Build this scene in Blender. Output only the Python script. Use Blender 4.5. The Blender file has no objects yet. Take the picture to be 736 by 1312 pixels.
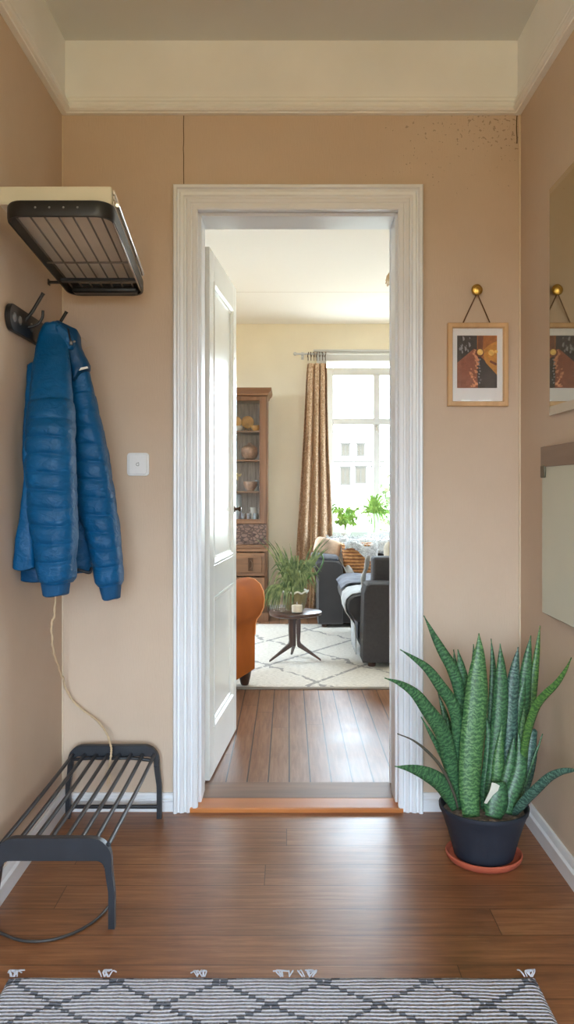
import bpy, math, random
from mathutils import Vector, Matrix, noise as mnoise
random.seed(7)
S = bpy.context.scene
COL = S.collection
PI = math.pi
CX, CY, F, EYE = 370.0, 625.0, 1050.0, 1.18      # principal point, focal length in pixels, eye height

def at(px, py, Y):
    return Vector(((px-CX)*Y/F, Y, EYE+(CY-py)*Y/F))

# ------------------------------------------------------------------ materials
def lin(c):
    r = []
    for v in c[:3]:
        v /= 255.0
        r.append(v/12.92 if v <= .04045 else ((v+.055)/1.055)**2.4)
    return (r[0], r[1], r[2], 1.0)

class NT:
    def __init__(s, name):
        s.m = bpy.data.materials.new(name); s.m.use_nodes = True
        s.t = s.m.node_tree; s.n = s.t.nodes
        s.b = s.n['Principled BSDF']; s.out = s.n['Material Output']
    def node(s, typ, **kw):
        n = s.n.new(typ)
        for k, v in kw.items():
            setattr(n, k, v)
        return n
    def link(s, a, b): s.t.links.new(a, b)
    def put(s, sock, v):
        if isinstance(v, bpy.types.NodeSocket): s.link(v, sock)
        else: sock.default_value = v
    def math(s, op, a, b=None, c=None):
        n = s.node('ShaderNodeMath', operation=op)
        s.put(n.inputs[0], a)
        if b is not None: s.put(n.inputs[1], b)
        if c is not None: s.put(n.inputs[2], c)
        return n.outputs[0]
    def coord(s, which='Object'):
        return s.node('ShaderNodeTexCoord').outputs[which]
    def mapping(s, vec, scale=(1,1,1), loc=(0,0,0), rot=(0,0,0)):
        n = s.node('ShaderNodeMapping'); s.link(vec, n.inputs[0])
        n.inputs['Scale'].default_value = scale; n.inputs['Location'].default_value = loc
        n.inputs['Rotation'].default_value = rot
        return n.outputs[0]
    def xyz(s, vec):
        n = s.node('ShaderNodeSeparateXYZ'); s.link(vec, n.inputs[0]); return n.outputs
    def noise(s, vec, scale, detail=3, rough=.5, dist=0):
        n = s.node('ShaderNodeTexNoise'); s.link(vec, n.inputs['Vector'])
        n.inputs['Scale'].default_value = scale; n.inputs['Detail'].default_value = detail
        n.inputs['Roughness'].default_value = rough; n.inputs['Distortion'].default_value = dist
        return n.outputs['Fac']
    def ramp(s, fac, stops):
        n = s.node('ShaderNodeValToRGB'); s.put(n.inputs[0], fac)
        e = n.color_ramp.elements
        while len(e) < len(stops): e.new(.5)
        for i, (p, c) in enumerate(stops):
            e[i].position = p; e[i].color = c if len(c) == 4 and max(c) <= 1.0 else lin(c)
        return n.outputs[0]
    def mix(s, fac, a, b, mode='MIX'):
        n = s.node('ShaderNodeMix', data_type='RGBA', blend_type=mode)
        s.put(n.inputs[0], fac); s.put(n.inputs[6], a); s.put(n.inputs[7], b)
        return n.outputs[2]
    def bump(s, h, strength=.3, dist=.01):
        n = s.node('ShaderNodeBump'); s.link(h, n.inputs['Height'])
        n.inputs['Strength'].default_value = strength; n.inputs['Distance'].default_value = dist
        s.link(n.outputs[0], s.b.inputs['Normal'])
    def base(s, v): s.put(s.b.inputs['Base Color'], v)
    def set(s, **kw):
        for k, v in kw.items(): s.put(s.b.inputs[k.replace('_', ' ')], v)

def simple(name, c, rough=.5, metal=0, var=.12, scale=12, bump=0, bscale=80, spec=.5, sheen=0, stretch=(1,1,1)):
    t = NT(name); co = t.mapping(t.coord(), stretch)
    f = t.noise(co, scale, 4)
    a = lin(c); lo = tuple(x*(1-var) for x in a[:3])+(1,); hi = tuple(min(1, x*(1+var)) for x in a[:3])+(1,)
    t.base(t.ramp(f, [(.3, lo), (.7, hi)]))
    t.set(Roughness=rough, Metallic=metal); t.b.inputs['Specular IOR Level'].default_value = spec
    if sheen: t.b.inputs['Sheen Weight'].default_value = sheen
    if bump: t.bump(t.noise(co, bscale, 4), bump, .004)
    return t.m

def wood(name, c1, c2, rough=.4, axis=2, scale=18):
    t = NT(name); st = [1, 1, 1]; st[axis] = .08
    co = t.mapping(t.coord(), tuple(st))
    f = t.noise(co, scale, 5, .6, .6)
    t.base(t.ramp(f, [(.3, c1), (.7, c2)])); t.set(Roughness=rough)
    t.bump(f, .15, .002)
    return t.m

M = {}
def wall_paper():
    t = NT('hall_wallpaper'); co = t.coord(); x, y, z = t.xyz(co)
    f1 = t.noise(co, 2.2, 4, .6)
    fib = t.noise(t.mapping(co, (220, 220, 30)), 1, 3)
    base = t.ramp(f1, [(.3, (203,183,163)), (.7, (210,191,172))])
    base = t.mix(t.math('MULTIPLY', fib, .10), base, lin((165,140,118)))
    # cracked seam over the door and specks of mould by the right corner of the end wall
    wob = t.math('MULTIPLY', t.math('SUBTRACT', t.noise(t.mapping(co, (1, 1, 9)), 1, 2), .5), .012)
    d = t.math('ABSOLUTE', t.math('SUBTRACT', t.math('ADD', x, wob), -.384))
    crack = t.math('MULTIPLY', t.math('LESS_THAN', d, .0014), t.math('GREATER_THAN', z, 2.24))
    d2 = t.math('ABSOLUTE', t.math('SUBTRACT', t.math('ADD', x, wob), .838))
    crack2 = t.math('MULTIPLY', t.math('LESS_THAN', d2, .002), t.math('GREATER_THAN', z, 2.44))
    crack = t.math('MAXIMUM', crack, crack2)
    onend = t.math('GREATER_THAN', y, 2.99)
    base = t.mix(t.math('MULTIPLY', crack, onend), base, lin((78,60,40)))
    sp = t.noise(co, 75, 2, .5)
    zone = t.math('MULTIPLY', t.ramp(x, [(.20, (0,0,0,1)), (.75, (1,1,1,1))]), t.ramp(t.math('SUBTRACT', z, 1.7), [(.55, (0,0,0,1)), (.78, (1,1,1,1))]))
    big = t.noise(co, 5, 3)
    spk = t.math('GREATER_THAN', t.math('ADD', t.math('ADD', sp, t.math('MULTIPLY', zone, .10)), t.math('MULTIPLY', big, .12)), .775)
    spk = t.math('MULTIPLY', t.math('MULTIPLY', spk, onend), t.math('GREATER_THAN', zone, .02))
    base = t.mix(t.math('MULTIPLY', spk, .45), base, lin((95,75,50)))
    t.base(base); t.set(Roughness=.75); t.b.inputs['Specular IOR Level'].default_value = .25
    t.bump(t.math('ADD', fib, t.math('MULTIPLY', f1, 3)), .25, .003)
    return t.m
M['hall'] = wall_paper()
M['cream'] = simple('living_room_wall_paint', (239,231,212), .8, var=.03, scale=3, bump=.05, spec=.2)
M['ceil'] = simple('hall_ceiling_paint', (216,218,216), .85, var=.03, scale=2, bump=.05, spec=.15)
def ceil_boards():
    t = NT('living_room_ceiling_boards'); x, y, z = t.xyz(t.coord())
    fr = t.math('FRACT', t.math('DIVIDE', t.math('SUBTRACT', y, 4.74), 1.66))
    line = t.math('LESS_THAN', fr, .006)
    t.base(t.mix(t.math('MULTIPLY', line, .5), lin((244,242,238)), lin((150,130,105)))); t.set(Roughness=.8)
    return t.m
M['ceil2'] = ceil_boards()
M['frieze'] = simple('cream_gloss_paint', (240,242,242), .55, var=.04, scale=3, bump=.08, bscale=30, spec=.3)
M['bead'] = simple('tan_bead_paint', (214,198,174), .6, var=.03)
M['white'] = simple('white_gloss_paint', (231,235,241), .3, var=.04, scale=5, bump=.06, bscale=40)
M['doorw'] = simple('white_door_paint', (226,226,222), .22, var=.03, scale=4, bump=.04, bscale=30)
M['winw'] = simple('white_window_paint', (206,207,207), .35, var=.02)

def floor_mat(name, alongx, width, length, cols, gap, gapc, rough, gapw):
    t = NT(name); co = t.coord(); x, y, z = t.xyz(co)
    u, v = (x, y) if alongx else (y, x)
    row = t.math('FLOOR', t.math('DIVIDE', v, width))
    wn = t.node('ShaderNodeTexWhiteNoise', noise_dimensions='1D'); t.link(row, wn.inputs['W'])
    uo = t.math('ADD', u, t.math('MULTIPLY', wn.outputs['Value'], 3.1))
    colm = t.math('FLOOR', t.math('DIVIDE', uo, length))
    wn2 = t.node('ShaderNodeTexWhiteNoise', noise_dimensions='1D')
    t.link(t.math('ADD', t.math('MULTIPLY', row, 13.7), t.math('MULTIPLY', colm, 3.3)), wn2.inputs['W'])
    sc = (1.7, 24, 1) if alongx else (24, 1.7, 1)
    cb = t.node('ShaderNodeCombineXYZ'); t.put(cb.inputs[0], t.math('MULTIPLY', wn2.outputs['Value'], 9)); t.put(cb.inputs[1], t.math('MULTIPLY', row, 1.7))
    va = t.node('ShaderNodeVectorMath', operation='ADD'); t.link(t.mapping(co, sc), va.inputs[0]); t.link(cb.outputs[0], va.inputs[1])
    gr = t.noise(va.outputs[0], 2.4, 6, .62, .5)
    blot = t.noise(co, 3.2, 5, .65)
    fac = t.math('ADD', t.math('ADD', t.math('MULTIPLY', gr, .6), t.math('MULTIPLY', blot, .35)), t.math('MULTIPLY', t.math('SUBTRACT', wn2.outputs['Value'], .5), .09))
    col = t.ramp(fac, [(.28, cols[0]), (.48, cols[1]), (.68, cols[2])])
    fv = t.math('FRACT', t.math('DIVIDE', v, width))
    g1 = t.math('LESS_THAN', fv, gapw/width)
    fu = t.math('FRACT', t.math('DIVIDE', uo, length))
    g2 = t.math('LESS_THAN', fu, .0025/length)
    g = t.math('MAXIMUM', g1, g2)
    scr = t.noise(t.mapping(co, (160, 9, 1) if not alongx else (9, 160, 1)), 1, 2)
    pale = t.math('MULTIPLY', t.math('GREATER_THAN', scr, .68), .22)
    col = t.mix(pale, col, lin((176,140,108)))
    t.base(t.mix(t.math('MULTIPLY', g, gap), col, lin(gapc)))
    t.set(Roughness=t.math('ADD', t.math('MULTIPLY', blot, .22), rough))
    t.bump(t.math('SUBTRACT', t.math('MULTIPLY', gr, .22), g), .35, .003)
    return t.m
M['floor'] = floor_mat('brown_floorboards', True, .135, 1.9, [(96,62,38), (136,90,58), (170,122,84)], .75, (50,28,16), .22, .003)
M['floor2'] = floor_mat('worn_floorboards', False, .084, 4.5, [(96,60,40), (132,92,66), (162,124,96)], .95, (24,14,9), .28, .0055)
M['thr_dark'] = wood('worn_threshold_wood', (92,66,48), (140,104,78), .5, 0, 9)
M['thr'] = wood('orange_threshold_wood', (170,98,44), (205,130,64), .45, 0, 9)

M['black'] = simple('black_painted_metal', (24,25,27), .38, var=.15, scale=20, bump=.05)
M['rackblack'] = simple('slate_black_painted_metal', (34,38,46), .42, var=.15, scale=20, bump=.06)
M['chrome'] = simple('bright_wire', (200,200,200), .25, 1, var=.05)
M['wire'] = simple('dull_wire', (120,110,100), .4, .8, var=.05)
M['cardc'] = simple('cream_card', (206,202,180), .7, var=.05, scale=4)
M['cardg'] = simple('lightened_box_card', (226,216,202), .8, var=.06, scale=6, bump=.1)
M['rivet'] = simple('steel_rivet', (150,150,150), .3, .9)

def jacket_mat(name, c, bump):
    t = NT(name); co = t.coord()
    n1 = t.noise(t.mapping(co, (1, 1, 1.6)), 30, 4, .55, 1.0)
    n2 = t.noise(co, 7, 3)
    a = lin(c)
    t.base(t.ramp(n2, [(.3, tuple(v*.88 for v in a[:3])+(1,)), (.7, tuple(min(1, v*1.1) for v in a[:3])+(1,))]))
    t.set(Roughness=.48); t.b.inputs['Specular IOR Level'].default_value = .32
    t.bump(n1, bump, .009)
    return t.m
M['jacket'] = jacket_mat('blue_quilted_nylon', (0,82,132), .6)
M['jlining'] = jacket_mat('dark_blue_lining', (0,62,102), .3)
M['cuff'] = simple('blue_rib_knit', (0,74,120), .8, bump=.5, bscale=150, stretch=(3,3,.3))
M['label'] = simple('white_label_cloth', (225,222,218), .8)
M['zip'] = simple('dark_zip', (16,22,34), .5)
M['twine'] = simple('beige_twine', (205,182,150), .9, bump=.4)
M['cable'] = simple('grey_cable', (56,54,54), .5)
M['plasticw'] = simple('white_plastic', (226,228,232), .35, var=.02)
M['ink'] = simple('grey_ink', (90,92,96), .6)
M['frameoak'] = wood('pale_oak', (196,156,112), (222,184,138), .45, 2)
M['frameoakx'] = wood('pale_oak_rail', (196,156,112), (222,184,138), .45, 0)
M['mat'] = simple('white_mat_card', (246,248,253), .8, var=.01)
M['brass'] = simple('brass', (196,158,84), .28, 1, var=.08)
M['string'] = simple('brown_leather_string', (96,66,38), .7)
M['mirror'] = simple('mirror_silver', (196,198,186), .03, 1, var=.0)
M['mirroredge'] = simple('bevelled_glass_edge', (208,212,208), .12, .9, var=.02)
M['boardrail'] = wood('grey_brown_rail', (126,104,88), (146,122,104), .5, 1)
M['boardglass'] = simple('pale_green_glass_board', (196,200,184), .12, var=.03, scale=3)
M['edgegrey'] = simple('dark_board_edge', (84,76,58), .5)

def snake(name, dark, light, warm):
    t = NT(name); uv = t.coord('UV'); u, v, _ = t.xyz(uv)
    d = t.noise(t.mapping(uv, (14, 9, 1)), 3, 3, .6)
    w = t.math('SINE', t.math('ADD', t.math('MULTIPLY', v, 430), t.math('MULTIPLY', d, 26)))
    n2 = t.noise(t.mapping(uv, (40, 150, 1)), 1.5, 4, .7)
    f = t.math('ADD', t.math('MULTIPLY', w, .18), t.math('ADD', t.math('MULTIPLY', n2, 1.0), -.04))
    c = t.ramp(f, [(.25, dark), (.52, tuple((a+b)/2 for a, b in zip(dark, light))), (.78, light)])
    if warm: c = t.mix(.12, c, lin(warm))
    t.base(c); t.set(Roughness=.42); t.bump(n2, .12, .002)
    return t.m
M['leaf'] = snake('dark_banded_leaf', (34,72,48), (92,140,92), None)
M['leafl'] = snake('mid_green_banded_leaf', (40,84,48), (116,158,100), None)
M['leafb'] = snake('bluish_banded_leaf', (30,62,56), (108,142,124), None)
M['leafy'] = snake('yellowish_green_leaf', (46,88,44), (112,152,78), None)
M['leafdry'] = simple('dry_leaf', (72,70,58), .7)
M['torn'] = simple('torn_pale_leaf_tissue', (202,202,190), .8, bump=.3, stretch=(1,1,.2))
M['pot'] = simple('dark_navy_pot_glaze', (36,42,54), .55, var=.12, scale=8, bump=.12, bscale=40)
M['soil'] = simple('potting_soil', (128,114,104), .95, var=.45, scale=70, bump=.8, bscale=90)
M['terra'] = simple('terracotta', (178,88,64), .7, var=.1)

def hall_rug():
    t = NT('striped_woven_wool'); co = t.coord('Generated'); ob = t.coord(); x, y, z = t.xyz(ob)
    wob = t.math('MULTIPLY', t.noise(ob, 9, 2), .012)
    st = t.math('SINE', t.math('MULTIPLY', t.math('ADD', y, wob), 2*PI/.0125))
    kn = t.math('SINE', t.math('MULTIPLY', x, 2*PI/.011))
    # lattice of dark diamonds
    px = t.math('DIVIDE', x, .245); ys = t.math('MULTIPLY', t.math('ROUND', t.math('DIVIDE', t.math('ADD', y, wob), .0125)), .0125); py = t.math('DIVIDE', t.math('ADD', ys, -.088), .17)
    a = t.math('PINGPONG', px, .5); b = t.math('PINGPONG', py, .5)
    s1 = t.math('ABSOLUTE', t.math('SUBTRACT', a, b))
    s2 = t.math('ABSOLUTE', t.math('SUBTRACT', t.math('ADD', a, b), .5))
    nb = t.math('MULTIPLY', t.noise(ob, 60, 2), .06)
    dia = t.math('LESS_THAN', t.math('ADD', s1, nb), .066)
    n = t.noise(ob, 220, 3)
    fac = t.math('ADD', t.math('MULTIPLY', st, .28), t.math('ADD', .40, t.math('MULTIPLY', n, .35)))
    col = t.ramp(fac, [(.2, (92,96,112)), (.42, (172,176,188)), (.9, (212,214,222))])
    col = t.mix(t.math('MULTIPLY', t.math('MULTIPLY', dia, t.math('GREATER_THAN', t.noise(ob, 45, 2), .36)), .8), col, lin((62,70,84)))
    t.base(col); t.set(Roughness=.95); t.b.inputs['Specular IOR Level'].default_value = .1
    t.bump(t.math('ADD', t.math('MULTIPLY', st, 1), t.math('ADD', t.math('MULTIPLY', kn, .25), n)), .7, .006)
    return t.m
M['hallrug'] = hall_rug()
M['rugyarn'] = simple('grey_rug_yarn', (176,178,188), .95, bump=.4)
def big_rug():
    t = NT('cream_berber_wool'); ob = t.coord(); x, y, z = t.xyz(ob)
    wob = t.math('MULTIPLY', t.noise(ob, 5, 3), .25)
    px = t.math('ADD', t.math('DIVIDE', x, .62), wob); py = t.math('ADD', t.math('DIVIDE', y, .9), wob)
    a = t.math('PINGPONG', px, .5); b = t.math('PINGPONG', py, .5)
    s1 = t.math('ABSOLUTE', t.math('SUBTRACT', a, b))
    dia = t.math('LESS_THAN', s1, .028)
    n = t.noise(t.mapping(ob, (40, 110, 1)), 1, 4, .7)
    col = t.ramp(n, [(.3, (186,180,170)), (.6, (226,221,212))])
    brk = t.math('GREATER_THAN', t.noise(ob, 30, 2), .40)
    col = t.mix(t.math('MULTIPLY', t.math('MULTIPLY', dia, brk), .68), col, lin((112,110,112)))
    t.base(col); t.set(Roughness=.95); t.bump(n, .6, .006)
    return t.m
M['bigrug'] = big_rug()
M['rugedge'] = simple('grey_rug_binding', (140,130,120), .9)
M['oak'] = wood('brown_cabinet_wood', (98,66,44), (140,98,68), .4, 2, 14)
M['oakx'] = wood('brown_cabinet_wood_rail', (98,66,44), (144,102,70), .4, 0, 14)
M['cabback'] = wood('glare_pale_cabinet_back', (150,134,122), (206,190,176), .7, 2, 60)  # back panel made pale to stand in for reflections on the cabinet glass
def carved():
    t = NT('carved_dark_wood'); ob = t.coord()
    vo = t.node('ShaderNodeTexVoronoi', feature='DISTANCE_TO_EDGE'); t.link(t.mapping(ob, (1, 1, 1.5)), vo.inputs['Vector']); vo.inputs['Scale'].default_value = 26
    t.base(t.ramp(vo.outputs['Distance'], [(.02, (60,40,32)), (.16, (112,86,72))])); t.set(Roughness=.5)
    t.bump(vo.outputs['Distance'], .8, .01)
    return t.m
M['carved'] = carved()
M['orange'] = simple('rust_orange_velvet', (150,76,8), .95, var=.10, scale=5, spec=.15, bump=.05)
M['piping'] = simple('light_orange_piping', (222,150,92), .7)
M['darkleg'] = wood('dark_turned_wood', (44,26,20), (76,48,36), .4)
M['table'] = wood('dark_walnut', (62,44,38), (104,78,66), .32, 0)
M['tablel'] = wood('dark_walnut_leg', (56,40,36), (90,66,56), .4, 2)
M['sofa'] = simple('charcoal_sofa_fabric', (62,60,62), .9, var=.1, scale=60, bump=.25, bscale=300, sheen=.05)
M['sofad'] = simple('charcoal_seat_fabric', (57,54,54), .9, var=.14, scale=8, bump=.3, bscale=20, sheen=.15)
M['throwg'] = simple('grey_linen_throw', (168,168,166), .9, var=.12, scale=14, bump=.4, bscale=90)
M['throwd'] = simple('denim_blue_grey_throw', (108,111,120), .9, var=.35, scale=9, bump=.4, bscale=40)
M['fluff'] = simple('fluffy_grey_white_wool', (200,200,198), .95, var=.25, scale=26, bump=.9, bscale=60, sheen=.5)
M['cushb'] = simple('beige_cushion_linen', (190,178,158), .9, var=.06, bump=.3, bscale=160)
M['cushw'] = simple('brown_white_cushion', (196,170,146), .9, var=.45, scale=9, bump=.3)
def wicker():
    t = NT('woven_wicker'); ob = t.coord(); x, y, z = t.xyz(ob)
    r = t.math('SINE', t.math('MULTIPLY', z, 2*PI/.028))
    n = t.noise(t.mapping(ob, (40, 40, 60)), 1, 3)
    f = t.math('ADD', t.math('MULTIPLY', r, .25), t.math('ADD', t.math('MULTIPLY', n, .7), .1))
    t.base(t.ramp(f, [(.2, (120,72,36)), (.6, (196,136,80)), (.85, (226,178,122))])); t.set(Roughness=.7); t.bump(f, .8, .01)
    return t.m
M['wicker'] = wicker()
def curtain_mat():
    t = NT('brown_floral_curtain_cloth'); co = t.coord('UV'); ob = t.coord()
    n = t.noise(ob, 60, 4, .7, 1.2); n2 = t.noise(ob, 130, 3)
    f = t.math('ADD', t.math('MULTIPLY', n, .7), t.math('MULTIPLY', n2, .35))
    t.base(t.ramp(f, [(.38, (142,110,82)), (.52, (192,160,130)), (.64, (230,208,182))])); t.set(Roughness=.9)
    t.bump(n2, .3, .004)
    return t.m
M['curtain'] = curtain_mat()
M['curtainp'] = simple('plain_tan_curtain_band', (228,204,172), .9, var=.1, scale=20)
M['rings'] = simple('dark_bronze_ring', (84,60,42), .4, .7)
M['cane'] = simple('pale_rattan', (206,178,140), .7, var=.15, scale=40)
M['potstone'] = simple('mossy_stone_pot', (136,122,84), .85, var=.25, scale=20, bump=.4)
M['potrim'] = simple('white_scalloped_rim', (226,222,210), .5)
def two(name, a, b, scale=30, rough=.5):
    t = NT(name); t.base(t.ramp(t.noise(t.coord(), scale, 3), [(.35, a), (.65, b)])); t.set(Roughness=rough); return t.m
M['spider'] = two('striped_spider_leaf', (58,84,46), (150,164,108), 26)
M['palegreen'] = two('bright_green_leaf', (84,130,44), (150,186,84), 16)  # leaf mottled in two bright greens
M['candle'] = simple('cream_candle_wax', (232,220,196), .5)
def glassm(name, tint=(1,1,1,1), refl=.09):
    t = NT(name); n = t.n; n.remove(t.b)
    tr = n.new('ShaderNodeBsdfTransparent'); tr.inputs[0].default_value = tint
    gl = n.new('ShaderNodeBsdfGlossy'); gl.inputs['Roughness'].default_value = .02
    lw = n.new('ShaderNodeLayerWeight'); lw.inputs['Blend'].default_value = .5; fr = n.new('ShaderNodeMath'); fr.operation = 'MULTIPLY_ADD'; pw = n.new('ShaderNodeMath'); pw.operation = 'POWER'; t.link(lw.outputs['Facing'], pw.inputs[0]); pw.inputs[1].default_value = 4; t.link(pw.outputs[0], fr.inputs[0]); fr.inputs[1].default_value = .6; fr.inputs[2].default_value = .04
    mx = n.new('ShaderNodeMixShader'); t.link(fr.outputs[0], mx.inputs[0]); t.link(tr.outputs[0], mx.inputs[1]); t.link(gl.outputs[0], mx.inputs[2])
    t.link(mx.outputs[0], t.out.inputs[0]); return t.m
M['glass'] = glassm('clear_glass')
M['amber'] = simple('amber_glaze', (206,150,72), .35, var=.25, scale=20)
M['china'] = simple('white_china', (224,222,214), .3, var=.05)
M['chinab'] = simple('pink_brown_stoneware', (172,136,114), .5, var=.3, scale=40)
M['dried'] = simple('dried_flower_cream', (222,202,150), .9, var=.2, scale=60)
M['blueglass'] = simple('pale_blue_ceramic', (176,192,206), .3, var=.1)
M['greyglass'] = simple('grey_pressed_glass', (150,156,158), .2, var=.3, scale=50)
M['facade'] = simple('pale_render_facade', (238,236,230), .9, var=.02, spec=0)
M['facadew'] = simple('house_window_panes', (66,61,54), .9, var=.1, scale=1, spec=0)
M['facadet'] = simple('facade_stone_trim', (66,64,60), .9, var=.05, spec=0)
M['ground'] = simple('pale_gravel', (190,180,165), .95, var=.1, scale=2)
M['hedge'] = two('pale_outdoor_foliage', (52,74,40), (112,130,82), 3, .9)
M['bark'] = simple('grey_bark', (110,96,84), .9)
# ------------------------------------------------------------------ mesh builder
ORG = {}
class MB:
    def __init__(s): s.v = []; s.f = []; s.uv = {}; s.mi = []
    def add(s, vs, fs, uvs=None, mi=0):
        k = len(s.v); s.v += [Vector(p) for p in vs]
        for f in fs:
            s.f.append([i+k for i in f]); s.mi.append(mi)
        if uvs:
            for i, q in enumerate(uvs): s.uv[k+i] = q
        return s
    def box(s, x0, x1, y0, y1, z0, z1, mi=0):
        vs = [(x, y, z) for z in (z0, z1) for y in (y0, y1) for x in (x0, x1)]
        return s.add(vs, [(0,2,3,1), (4,5,7,6), (0,1,5,4), (2,6,7,3), (0,4,6,2), (1,3,7,5)], mi=mi)
    def rbox(s, x0, x1, y0, y1, z0, z1, r, n=4, e=4):
        """soft box: rounded on every edge (superellipsoid-like lattice)"""
        hx, hy, hz = (x1-x0)/2, (y1-y0)/2, (z1-z0)/2; c = Vector(((x0+x1)/2, (y0+y1)/2, (z0+z1)/2))
        r = min(r, hx*.999, hy*.999, hz*.999)
        nu = 4*(n+1); rows = []
        corners = [(1,1,0), (-1,1,90), (-1,-1,180), (1,-1,270)]
        lat = [-90+90*i/n for i in range(n+1)], [90*i/n for i in range(n+1)]
        for half, sgn in ((lat[0], -1), (lat[1], 1)):
            for la in half:
                ca, sa = math.cos(math.radians(la)), math.sin(math.radians(la)); row = []
                for sx, sy, a0 in corners:
                    for i in range(n+1):
                        a = math.radians(a0+90*i/n)
                        row.append(c+Vector((sx*(hx-r)+r*ca*math.cos(a), sy*(hy-r)+r*ca*math.sin(a), sgn*(hz-r)+r*sa)))
                rows.append(row)
        return s.loft(rows)
    def loft(s, rows, cap=True, closed=True, uvs=None, mi=0):
        n = len(rows[0]); vs = [p for r in rows for p in r]; fs = []
        for j in range(len(rows)-1):
            for i in range(n if closed else n-1):
                i2 = (i+1) % n
                fs.append((j*n+i, j*n+i2, (j+1)*n+i2, (j+1)*n+i))
        if cap and closed:
            fs.append(tuple(range(n-1, -1, -1))); fs.append(tuple((len(rows)-1)*n+i for i in range(n)))
        return s.add(vs, fs, uvs, mi)
    def tube(s, pts, r, n=8, cap=True, mi=0):
        pts = [Vector(p) for p in pts]; rows = []; up = None
        for i, p in enumerate(pts):
            t = (pts[min(i+1, len(pts)-1)]-pts[max(i-1, 0)])
            if t.length < 1e-9: t = Vector((0,0,1))
            t.normalize()
            if up is None:
                up = Vector((0,0,1)) if abs(t.z) < .9 else Vector((0,1,0))
            a = t.cross(up)
            if a.length < 1e-6: a = t.cross(Vector((1,0,0)))
            a.normalize(); b = a.cross(t).normalized(); up = b
            rr = r[i] if isinstance(r, (list, tuple)) else r
            rows.append([p+(a*math.cos(2*PI*k/n)+b*math.sin(2*PI*k/n))*rr for k in range(n)])
        return s.loft(rows, cap, mi=mi)
    def lathe(s, prof, c, n=32, cap=True, wob=None, mi=0):
        rows = []
        for r, z in prof:
            rows.append([Vector((c[0]+(r+(wob(a, z) if wob else 0))*math.cos(a), c[1]+(r+(wob(a, z) if wob else 0))*math.sin(a), c[2]+z)) for a in [2*PI*k/n for k in range(n)]])
        return s.loft(rows, cap, mi=mi)
    def prism(s, poly, d, cap=True, mi=0):
        """poly: list of 3-D points; extruded by vector d"""
        d = Vector(d); a = [Vector(p) for p in poly]
        return s.loft([a, [p+d for p in a]], cap, mi=mi)
    def ell(s, c, rx, ry, rz, nu=16, nv=10, mi=0):
        rows = []
        for j in range(nv+1):
            la = -PI/2+PI*j/nv; la = max(-PI/2+.02, min(PI/2-.02, la))
            rows.append([Vector((c[0]+rx*math.cos(la)*math.cos(2*PI*k/nu), c[1]+ry*math.cos(la)*math.sin(2*PI*k/nu), c[2]+rz*math.sin(la))) for k in range(nu)])
        return s.loft(rows, mi=mi)
    def xf(s, mat):
        s.v = [mat @ p for p in s.v]; return s
    def build(s, name, mat, parent=None, smooth=None, bevel=0, sub=0, loc=None, recalc=True, double=False):
        mats = mat if isinstance(mat, list) else [mat]
        if parent is not None: org = ORG[parent.name]
        elif loc is not None: org = Vector(loc)
        else:
            lo = [min(p[i] for p in s.v) for i in range(3)]; hi = [max(p[i] for p in s.v) for i in range(3)]
            org = Vector(((lo[0]+hi[0])/2, (lo[1]+hi[1])/2, lo[2]))
        me = bpy.data.meshes.new(name)
        me.from_pydata([p-org for p in s.v], [], s.f); me.validate()
        for m in mats: me.materials.append(m)
        if len(mats) > 1:
            for p, k in zip(me.polygons, s.mi): p.material_index = k
        if s.uv:
            ul = me.uv_layers.new(name='UVMap')
            for l in me.loops: ul.data[l.index].uv = s.uv.get(l.vertex_index, (0, 0))
        if recalc:
            import bmesh
            bm = bmesh.new(); bm.from_mesh(me); bmesh.ops.recalc_face_normals(bm, faces=bm.faces); bm.to_mesh(me); bm.free()
        if smooth is not None:
            me.polygons.foreach_set('use_smooth', [True]*len(me.polygons))
            if smooth < 180: me.set_sharp_from_angle(angle=math.radians(smooth))
        o = bpy.data.objects.new(name, me); COL.objects.link(o)
        if parent is not None: o.parent = parent
        else: o.location = org
        ORG[o.name] = org
        if bevel:
            b = o.modifiers.new('bevel', 'BEVEL'); b.width = bevel; b.segments = 2; b.limit_method = 'ANGLE'; b.harden_normals = False
        if sub:
            b = o.modifiers.new('subdivision', 'SUBSURF'); b.levels = sub; b.render_levels = sub
        return o

def tag(o, label, cat, group=None):
    o['label'] = label; o['category'] = cat
    if group: o['group'] = group
    return o
def thing(name, loc, label, cat, group=None):
    o = bpy.data.objects.new(name, None); o.empty_display_size = .05; COL.objects.link(o)
    o.location = loc; ORG[o.name] = Vector(loc)
    return tag(o, label, cat, group)
def struct(o):
    o['kind'] = 'structure'; return o
def cat_spline(pts, n=8):
    pts = [Vector(p) for p in pts]; P = [pts[0]*2-pts[1]]+pts+[pts[-1]*2-pts[-2]]; out = []
    for i in range(1, len(P)-2):
        for k in range(n):
            t = k/n; a, b, c, d = P[i-1], P[i], P[i+1], P[i+2]
            out.append(.5*((2*b)+(c-a)*t+(2*a-5*b+4*c-d)*t*t+(3*b-a-3*c+d)*t**3))
    out.append(pts[-1]); return out
def interp(tab, y):
    if y <= tab[0][0]: return tab[0][1:]
    for a, b in zip(tab, tab[1:]):
        if y <= b[0]:
            t = (y-a[0])/(b[0]-a[0]); t2 = t
            return tuple(p+(q-p)*t2 for p, q in zip(a[1:], b[1:]))
    return tab[-1][1:]
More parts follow.
